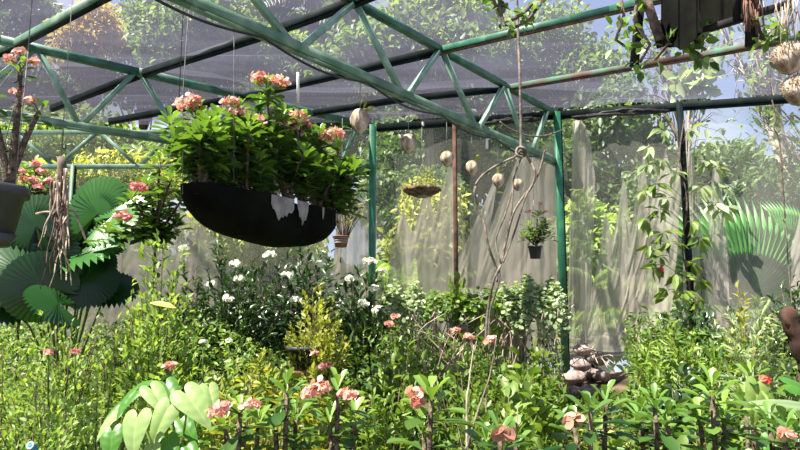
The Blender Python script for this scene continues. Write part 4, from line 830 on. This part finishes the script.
def fe(label, tips, Y, seed, L, n, fl=(), fm='F_peach', **kw):
    x = at(tips[0][0], 450, Y).x
    return euphorbia(label, (x, Y, float(ground(x, Y))), [at(p[0], p[1], Y + (p[2] if len(p) > 2 else 0)) for p in tips], seed, L, n, [at(a, b, Y - .05) for a, b in fl], .010, kw.pop('low', True), 'crown of thorns along the front of the garden', fm=fm, **kw)
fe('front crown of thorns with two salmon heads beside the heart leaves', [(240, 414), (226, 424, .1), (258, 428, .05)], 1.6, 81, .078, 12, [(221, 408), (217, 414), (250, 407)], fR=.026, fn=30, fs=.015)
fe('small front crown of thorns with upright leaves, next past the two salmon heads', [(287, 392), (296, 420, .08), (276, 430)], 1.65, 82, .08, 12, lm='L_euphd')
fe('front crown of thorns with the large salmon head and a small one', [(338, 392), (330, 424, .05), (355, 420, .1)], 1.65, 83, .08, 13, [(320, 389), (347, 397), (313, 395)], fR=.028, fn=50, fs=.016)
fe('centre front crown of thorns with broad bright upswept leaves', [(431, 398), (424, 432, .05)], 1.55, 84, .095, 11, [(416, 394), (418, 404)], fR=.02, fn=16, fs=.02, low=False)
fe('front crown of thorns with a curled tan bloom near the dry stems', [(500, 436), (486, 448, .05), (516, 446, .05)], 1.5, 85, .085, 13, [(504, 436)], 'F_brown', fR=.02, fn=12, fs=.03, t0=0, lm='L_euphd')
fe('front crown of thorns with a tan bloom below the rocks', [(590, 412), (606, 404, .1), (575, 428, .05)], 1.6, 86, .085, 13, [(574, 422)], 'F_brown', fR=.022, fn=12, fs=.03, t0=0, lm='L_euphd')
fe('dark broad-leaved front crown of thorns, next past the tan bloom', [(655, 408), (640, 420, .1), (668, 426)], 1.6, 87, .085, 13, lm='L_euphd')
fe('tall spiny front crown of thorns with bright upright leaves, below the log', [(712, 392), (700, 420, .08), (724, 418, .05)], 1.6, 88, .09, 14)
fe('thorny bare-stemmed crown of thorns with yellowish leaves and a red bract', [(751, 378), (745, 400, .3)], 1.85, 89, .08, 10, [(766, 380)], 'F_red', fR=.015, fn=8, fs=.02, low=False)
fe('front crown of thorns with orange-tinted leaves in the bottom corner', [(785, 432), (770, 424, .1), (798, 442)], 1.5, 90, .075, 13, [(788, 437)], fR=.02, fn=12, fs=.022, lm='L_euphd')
Y = 1.7; c = at(768, 405, Y); t = thing('broad_leaf_plant', 'plant with one long pale leaf reaching the picture edge', 'plant', (c.x + .1, Y, float(ground(c.x, Y))))
g = G(); heart(g, c, (1, -.05, .06), (0, -.5, .85), .19, .05, .3); obj('long_leaf', g, M['L_pale'], t, smooth=True)
g = G(); heart(g, at(757, 372 + 15, Y + .1), (-.15, 0, -1), (-.4, -.8, .1), .12, .06, .5); obj('curled_leaf', g, M['L_lime'], t, smooth=True)
for (px, py, a, s) in ((776, 425, (.6, -.2, -.3), .12), (790, 385, (.7, 0, -.2), .11), (775, 440, (-.3, -.3, -.5), .1)):
    g = G(); heart(g, at(px, py, Y + .08), a, (0, -.6, .8), s, s*.6, .3); obj('heart_leaf', g, M['L_heartd'], t, smooth=True)
obj('stem', G().tube(smooth([(c.x + .1, Y, float(ground(c.x, Y))), tuple(at(778, 440, Y)), tuple(at(762, 392, Y + .05))], 10), .005, 5), M['L_lime'], t)
# blue hose end
c = at(32, 446, 1.7); t = thing('hose_end', 'small round blue hose end poking up among the fine leaves', 'hose', (c.x, 1.7, float(ground(c.x, 1.7))))
axv = Vector((.1, -1, .35)).normalized(); g = G(); g.tube([c + axv*.012, c - axv*.01, (c.x, 1.74, c.z - .05), (c.x, 1.75, .05)], [.0075, .0085, .0085, .0085], 14); obj('hose_tube', g, M['blue'], t)
g = G(); kk = [c + axv*.012 + Vector((math.cos(a), .35*math.sin(a)*.9, math.sin(a)*.93))*.0085 for a in np.linspace(0, 6.28, 20)]; g.tube(kk, .0022, 5); obj('hose_rim', g, M['white'], t, 'white rim')

# ------------------------------------------------------------------ undergrowth nobody could count
def undergrowth(name, x0, x1, y0, y1, n, L, wr, mat, seed, hmax, tp=T_SMALL):
    q = np.random.RandomState(seed); x = q.uniform(x0, x1, n); y = q.uniform(y0, y1, n); z = ground(x, y) + hmax(x, y)*q.uniform(0, 1, n)**.55
    u_ = 400 + FPX*x/y; gap = (u_ > 560) & (u_ < 622) & (y > 2.6); z = np.where(gap, ground(x, y) + .06*q.uniform(0, 1, n), z)
    D = q.normal(size=(n, 3)) + (0, 0, .3); LL = L*q.uniform(.6, 1.2, n)
    g = G(); g.leaves(tp, np.stack([x, y, z], 1), D, q.normal(size=(n, 3))*.6 + (0, 0, 1), LL, LL*wr, np.clip(q.normal(.4, .25, n), 0, 1)); o = obj(name, g, M[mat]); o['kind'] = 'stuff'; return o
hb = lambda x, y: .45 + .35*np.sin(x*1.9+y)**2
undergrowth('undergrowth', -4.2, -.6, 1.9, 5.6, 26000, .045, .5, 'L_lime', 1, hb)
undergrowth('undergrowth', -.6, 1.1, 1.7, 5.4, 15000, .055, .45, 'L_mid', 2, lambda x, y: hb(x, y)*.85)
undergrowth('undergrowth', 1.1, 4.4, 1.7, 5.0, 22000, .06, .4, 'L_mid', 3, lambda x, y: hb(x, y)*.95)
undergrowth('dry_leaf_litter', -4.5, 4.5, 1.2, 4.9, 9000, .06, .4, 'L_dry', 4, lambda x, y: .06 + 0*x)
# ------------------------------------------------------------------ trees and palms outside the net
gz = lambda x, y: float(ground(x, 6.0))
def tree(label, px, py, Y, wpx, hpx, seed, mat='L_tree', n=9000, L=.16, wr=.5, tp=T_MED, blobs=16, tr=.12, name='tree', bark='bark', lean=0, twigs=0, cat='tree', fill=.8, dark=None):
    r = np.random.RandomState(seed); c = at(px, py, Y); rx = wpx/2/FPX*Y; rz = hpx/2/FPX*Y; bx = c.x + lean; b = Vector((bx, Y, gz(bx, Y) - .1))
    t = thing(name, label, cat, b); gs = G()
    top = Vector((c.x, Y, c.z + rz*.5)); cv = smooth([b, b.lerp(c, .5) + Vector((r.normal()*.2, 0, 0)), c, top], 12); gs.tube(cv, np.linspace(tr, tr*.3, 12), 8)
    bl = unit(r.normal(size=(blobs, 3)))*r.uniform(.25, .92, (blobs, 1))**.6*np.array([rx, rx*.8, rz]) + np.array(tuple(c))
    for p in bl:
        f = r.uniform(.35, .9); s0 = Vector(cv[int(f*11)]); p = Vector(p)
        if p.z < s0.z: s0 = Vector(cv[5])
        gs.tube(smooth([s0, s0.lerp(p, .5) + Vector((0, 0, .12*rz)), p], 7), np.linspace(tr*.4, tr*.06, 7), 5)
        for k in range(twigs):
            e = p + Vector(tuple(r.normal(size=3)))*rx*.28; gs.tube([p.lerp(s0, .25), p.lerp(e, .5) + Vector((0, 0, .05)), e], [tr*.1, tr*.05, tr*.03], 4)
    i = r.randint(0, blobs, n); br = np.array([rx, rx, rz])*fill*.62
    P = bl[i] + unit(r.normal(size=(n, 3)))*r.uniform(0, 1, (n, 1))**.5*br
    D = r.normal(size=(n, 3)) + (0, 0, -.4); LL = L*r.uniform(.6, 1.2, n)
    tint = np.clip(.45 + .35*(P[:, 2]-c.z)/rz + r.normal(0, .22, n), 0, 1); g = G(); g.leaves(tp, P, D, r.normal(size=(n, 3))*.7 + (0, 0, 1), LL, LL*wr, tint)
    obj('trunk', gs, M[bark], t); obj('foliage', g, M[mat], t); return t
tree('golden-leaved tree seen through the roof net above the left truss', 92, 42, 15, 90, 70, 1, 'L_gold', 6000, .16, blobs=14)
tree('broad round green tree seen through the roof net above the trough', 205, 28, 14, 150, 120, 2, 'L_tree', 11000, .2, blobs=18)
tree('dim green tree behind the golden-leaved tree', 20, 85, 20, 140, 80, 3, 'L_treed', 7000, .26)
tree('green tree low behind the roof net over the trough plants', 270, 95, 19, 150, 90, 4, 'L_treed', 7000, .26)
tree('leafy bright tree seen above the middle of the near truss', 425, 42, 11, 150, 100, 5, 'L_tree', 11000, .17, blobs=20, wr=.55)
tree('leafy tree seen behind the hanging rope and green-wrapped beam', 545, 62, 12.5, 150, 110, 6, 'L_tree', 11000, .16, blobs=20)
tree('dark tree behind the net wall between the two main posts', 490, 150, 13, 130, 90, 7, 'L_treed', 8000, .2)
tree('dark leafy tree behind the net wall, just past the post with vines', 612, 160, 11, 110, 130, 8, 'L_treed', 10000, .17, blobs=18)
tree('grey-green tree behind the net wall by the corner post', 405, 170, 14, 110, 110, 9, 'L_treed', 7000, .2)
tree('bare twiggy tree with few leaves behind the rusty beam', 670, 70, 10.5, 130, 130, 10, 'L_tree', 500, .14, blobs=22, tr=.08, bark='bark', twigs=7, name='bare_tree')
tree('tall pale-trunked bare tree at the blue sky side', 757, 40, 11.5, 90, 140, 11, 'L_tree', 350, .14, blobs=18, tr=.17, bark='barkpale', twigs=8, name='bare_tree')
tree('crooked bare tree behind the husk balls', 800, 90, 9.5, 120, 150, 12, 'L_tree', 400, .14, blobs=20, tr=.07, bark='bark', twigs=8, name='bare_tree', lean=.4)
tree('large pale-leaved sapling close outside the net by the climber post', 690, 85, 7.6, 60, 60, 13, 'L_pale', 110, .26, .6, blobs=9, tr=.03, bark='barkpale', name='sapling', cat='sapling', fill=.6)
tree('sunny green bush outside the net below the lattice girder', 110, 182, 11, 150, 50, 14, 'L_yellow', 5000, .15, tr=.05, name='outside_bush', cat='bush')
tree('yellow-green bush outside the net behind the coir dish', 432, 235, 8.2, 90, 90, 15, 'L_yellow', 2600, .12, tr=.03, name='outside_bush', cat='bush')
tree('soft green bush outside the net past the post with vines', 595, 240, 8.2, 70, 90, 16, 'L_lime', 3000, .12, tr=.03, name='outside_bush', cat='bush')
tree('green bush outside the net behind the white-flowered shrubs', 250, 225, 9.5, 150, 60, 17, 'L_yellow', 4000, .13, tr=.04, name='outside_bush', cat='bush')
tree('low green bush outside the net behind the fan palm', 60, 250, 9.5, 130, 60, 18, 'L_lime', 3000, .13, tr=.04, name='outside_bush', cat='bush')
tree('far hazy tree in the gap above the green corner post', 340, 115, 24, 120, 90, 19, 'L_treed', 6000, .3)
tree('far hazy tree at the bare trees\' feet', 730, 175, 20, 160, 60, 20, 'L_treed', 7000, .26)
def frond(g, gr, base, d, L, r, nl=34, lw=.03, droop=.5, ll=.35):
    d = Vector(d).normalized(); pts = []
    for s in np.linspace(0, 1, 12): pts.append(Vector(base) + d*L*s + Vector((0, 0, -droop*L*s*s)))
    gr.tube(pts, np.linspace(.022, .005, 12), 5); A = np.array([tuple(p) for p in pts]); s = np.linspace(.12, 1, nl)*10.99; i = s.astype(int); pt = A[i]*(1-(s-i))[:, None] + A[np.minimum(i+1, 11)]*(s-i)[:, None]
    tan = unit(A[np.minimum(i+1, 11)]-A[i]); side = unit(np.cross(tan, (0, 0, 1.0)))
    for sg in (-1, 1):
        D = side*sg + tan*.55 + np.array([0, 0, -.35]) + .08*r.normal(size=pt.shape); env = np.sin(np.linspace(.25, 2.9, nl)); g.leaves(T_BLADE, pt, D, np.tile((0, 0, 1.0), (nl, 1)), ll*env + .03, lw, r.uniform(0, 1, nl))
def palm(label, px, py, Y, nf, L, seed, tr=.13, mat='L_tree', name='coconut_palm', up=(.1, .9), droop=.6, ll=.5, lw=.05):
    r = np.random.RandomState(seed); c = at(px, py, Y); t = thing(name, label, 'palm', (c.x, Y, gz(c.x, Y) - .1))
    b = Vector(t.location)
    if c.z - b.z > .3: obj('trunk', G().tube(smooth([b, b.lerp(c, .5) + Vector((.1, 0, 0)), c], 10), np.linspace(tr, tr*.7, 10), 9), M['barkpale'], t)
    for k in range(nf):
        a = k*2.39996 + r.uniform(0, .4); el = r.uniform(*up); g = G(); gr = G(); frond(g, gr, c, (math.cos(a)*math.cos(el), math.sin(a)*math.cos(el), math.sin(el)), L*r.uniform(.8, 1.1), r, droop=droop, ll=ll, lw=lw)
        f = obj('frond', g, M[mat], t); obj('midrib', gr, M['L_lime'], f)
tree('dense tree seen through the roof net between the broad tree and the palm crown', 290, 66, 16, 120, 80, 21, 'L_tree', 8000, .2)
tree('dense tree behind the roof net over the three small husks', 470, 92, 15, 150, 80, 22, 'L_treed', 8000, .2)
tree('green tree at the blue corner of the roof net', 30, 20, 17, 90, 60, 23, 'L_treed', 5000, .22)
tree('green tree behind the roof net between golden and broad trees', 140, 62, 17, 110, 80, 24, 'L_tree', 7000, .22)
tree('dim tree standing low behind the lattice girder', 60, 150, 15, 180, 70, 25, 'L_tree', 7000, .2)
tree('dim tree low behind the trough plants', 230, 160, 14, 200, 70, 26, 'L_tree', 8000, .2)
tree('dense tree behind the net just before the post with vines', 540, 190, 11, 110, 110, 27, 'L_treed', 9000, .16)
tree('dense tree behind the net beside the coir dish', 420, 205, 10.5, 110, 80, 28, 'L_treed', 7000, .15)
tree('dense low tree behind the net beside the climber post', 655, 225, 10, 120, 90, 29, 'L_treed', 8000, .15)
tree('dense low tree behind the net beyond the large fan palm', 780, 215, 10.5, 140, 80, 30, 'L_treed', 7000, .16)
palm('drooping coconut palm crown seen through the roof net above the near truss', 305, 14, 18, 14, 3.2, 1, mat='L_treed', ll=.9, lw=.09, droop=.8)
palm('feathery cycad low behind the net past the post with vines', 650, 318, 7.3, 14, 1.1, 2, .08, 'L_lime', 'cycad', (.15, .9), .45, .16, .018)
palm('pale feathery cycad behind the net beside the soft green bush', 610, 300, 8.0, 12, 1.1, 3, .08, 'L_lime', 'cycad', (.3, 1.0), .4, .18, .018)
palm('arching feathery palm behind the net behind the coir dish', 420, 300, 7.6, 10, 1.2, 4, .08, 'L_lime', 'cycad', (.4, 1.1), .4, .2, .02)
def fanpalm(label, leaves_, base, seed):
    r = np.random.RandomState(seed); b = Vector(base); t = thing('fan_palm', label, 'palm', b)
    for (px, py, Y, R, ax_, nr, arc) in leaves_:
        c = at(px, py, Y); a = unit(np.array(ax_, float)); nv = np.array(nr, float); nv = unit(nv - a*(nv@a)); s = np.cross(a, nv); n = 34; th = np.linspace(-arc/2, arc/2, n)
        D = np.cos(th)[:, None]*a + np.sin(th)[:, None]*s; g = G(); LL = R*(1-.12*(np.abs(th)/(arc/2))**2); g.leaves(T_BLADE, np.tile(np.array(tuple(c)), (n, 1)), D, np.tile(nv, (n, 1)), LL, R*arc/n*1.0, r.uniform(.2, .9, n)); 
        f = obj('fan_leaf', g, M['L_fan'], t); obj('petiole', G().tube([b, b.lerp(c, .5) + Vector((0, 0, .05)), c], .016, 6), M['L_lime'], f)
bb = at(740, 345, 7.3); bb.z = gz(bb.x, 7.3)
fanpalm('large bright fan palm behind the net beside the climber post', [(738, 298, 6.3, 1.2, (.12, .02, 1), (-.2, -1, .1), 2.5), (778, 250, 6.4, .7, (.9, 0, .5), (0, -1, .2), 2.2), (712, 270, 7.2, .75, (-.4, 0, 1), (.3, -1, 0), 1.2), (770, 300, 7.2, .9, (.8, 0, .4), (0, -1, .3), 2.4)], bb, 1)
bb = at(700, 345, 8.2); bb.z = gz(bb.x, 8.2)
fanpalm('half-folded fan palm behind the net just past the climber post', [(704, 288, 6.4, .8, (.15, 0, 1), (-.8, -.5, 0), .8), (714, 290, 6.5, .6, (.1, 0, 1), (-.8, -.6, 0), .6), (690, 300, 7.8, .9, (-.5, 0, 1), (0, -1, .1), 1.6)], bb, 2)
q = np.random.RandomState(3); n = 30000; x = q.uniform(-34, 34, n); y = q.uniform(24, 34, n); z = .4 + 5.2*q.uniform(0, 1, n)**.8*(.7 + .3*np.sin(x*.7)) ; D = q.normal(size=(n, 3))
g = G(); g.leaves(T_MED, np.stack([x, y, z], 1), D, q.normal(size=(n, 3)) + (0, 0, 1), .6, .32, np.clip(q.normal(.4, .25, n), 0, 1)); o = obj('treeline', g, M['L_treed']); o['kind'] = 'stuff'
q = np.random.RandomState(4); n = 16000; x = q.uniform(-11, 11, n); y = wally(x) + .6 + q.uniform(0, 7, n); z = .4 + .8*q.uniform(0, 1, n)**1.5*(.4 + .6*np.sin(x*1.3+y)**2); D = q.normal(size=(n, 3)) + (0, 0, .5)
g = G(); g.leaves(T_MED, np.stack([x, y, z], 1), D, q.normal(size=(n, 3)) + (0, 0, 1), .16, .07, np.clip(q.normal(.4, .25, n), 0, 1)); o = obj('outside_undergrowth', g, M['L_tree']); o['kind'] = 'stuff'
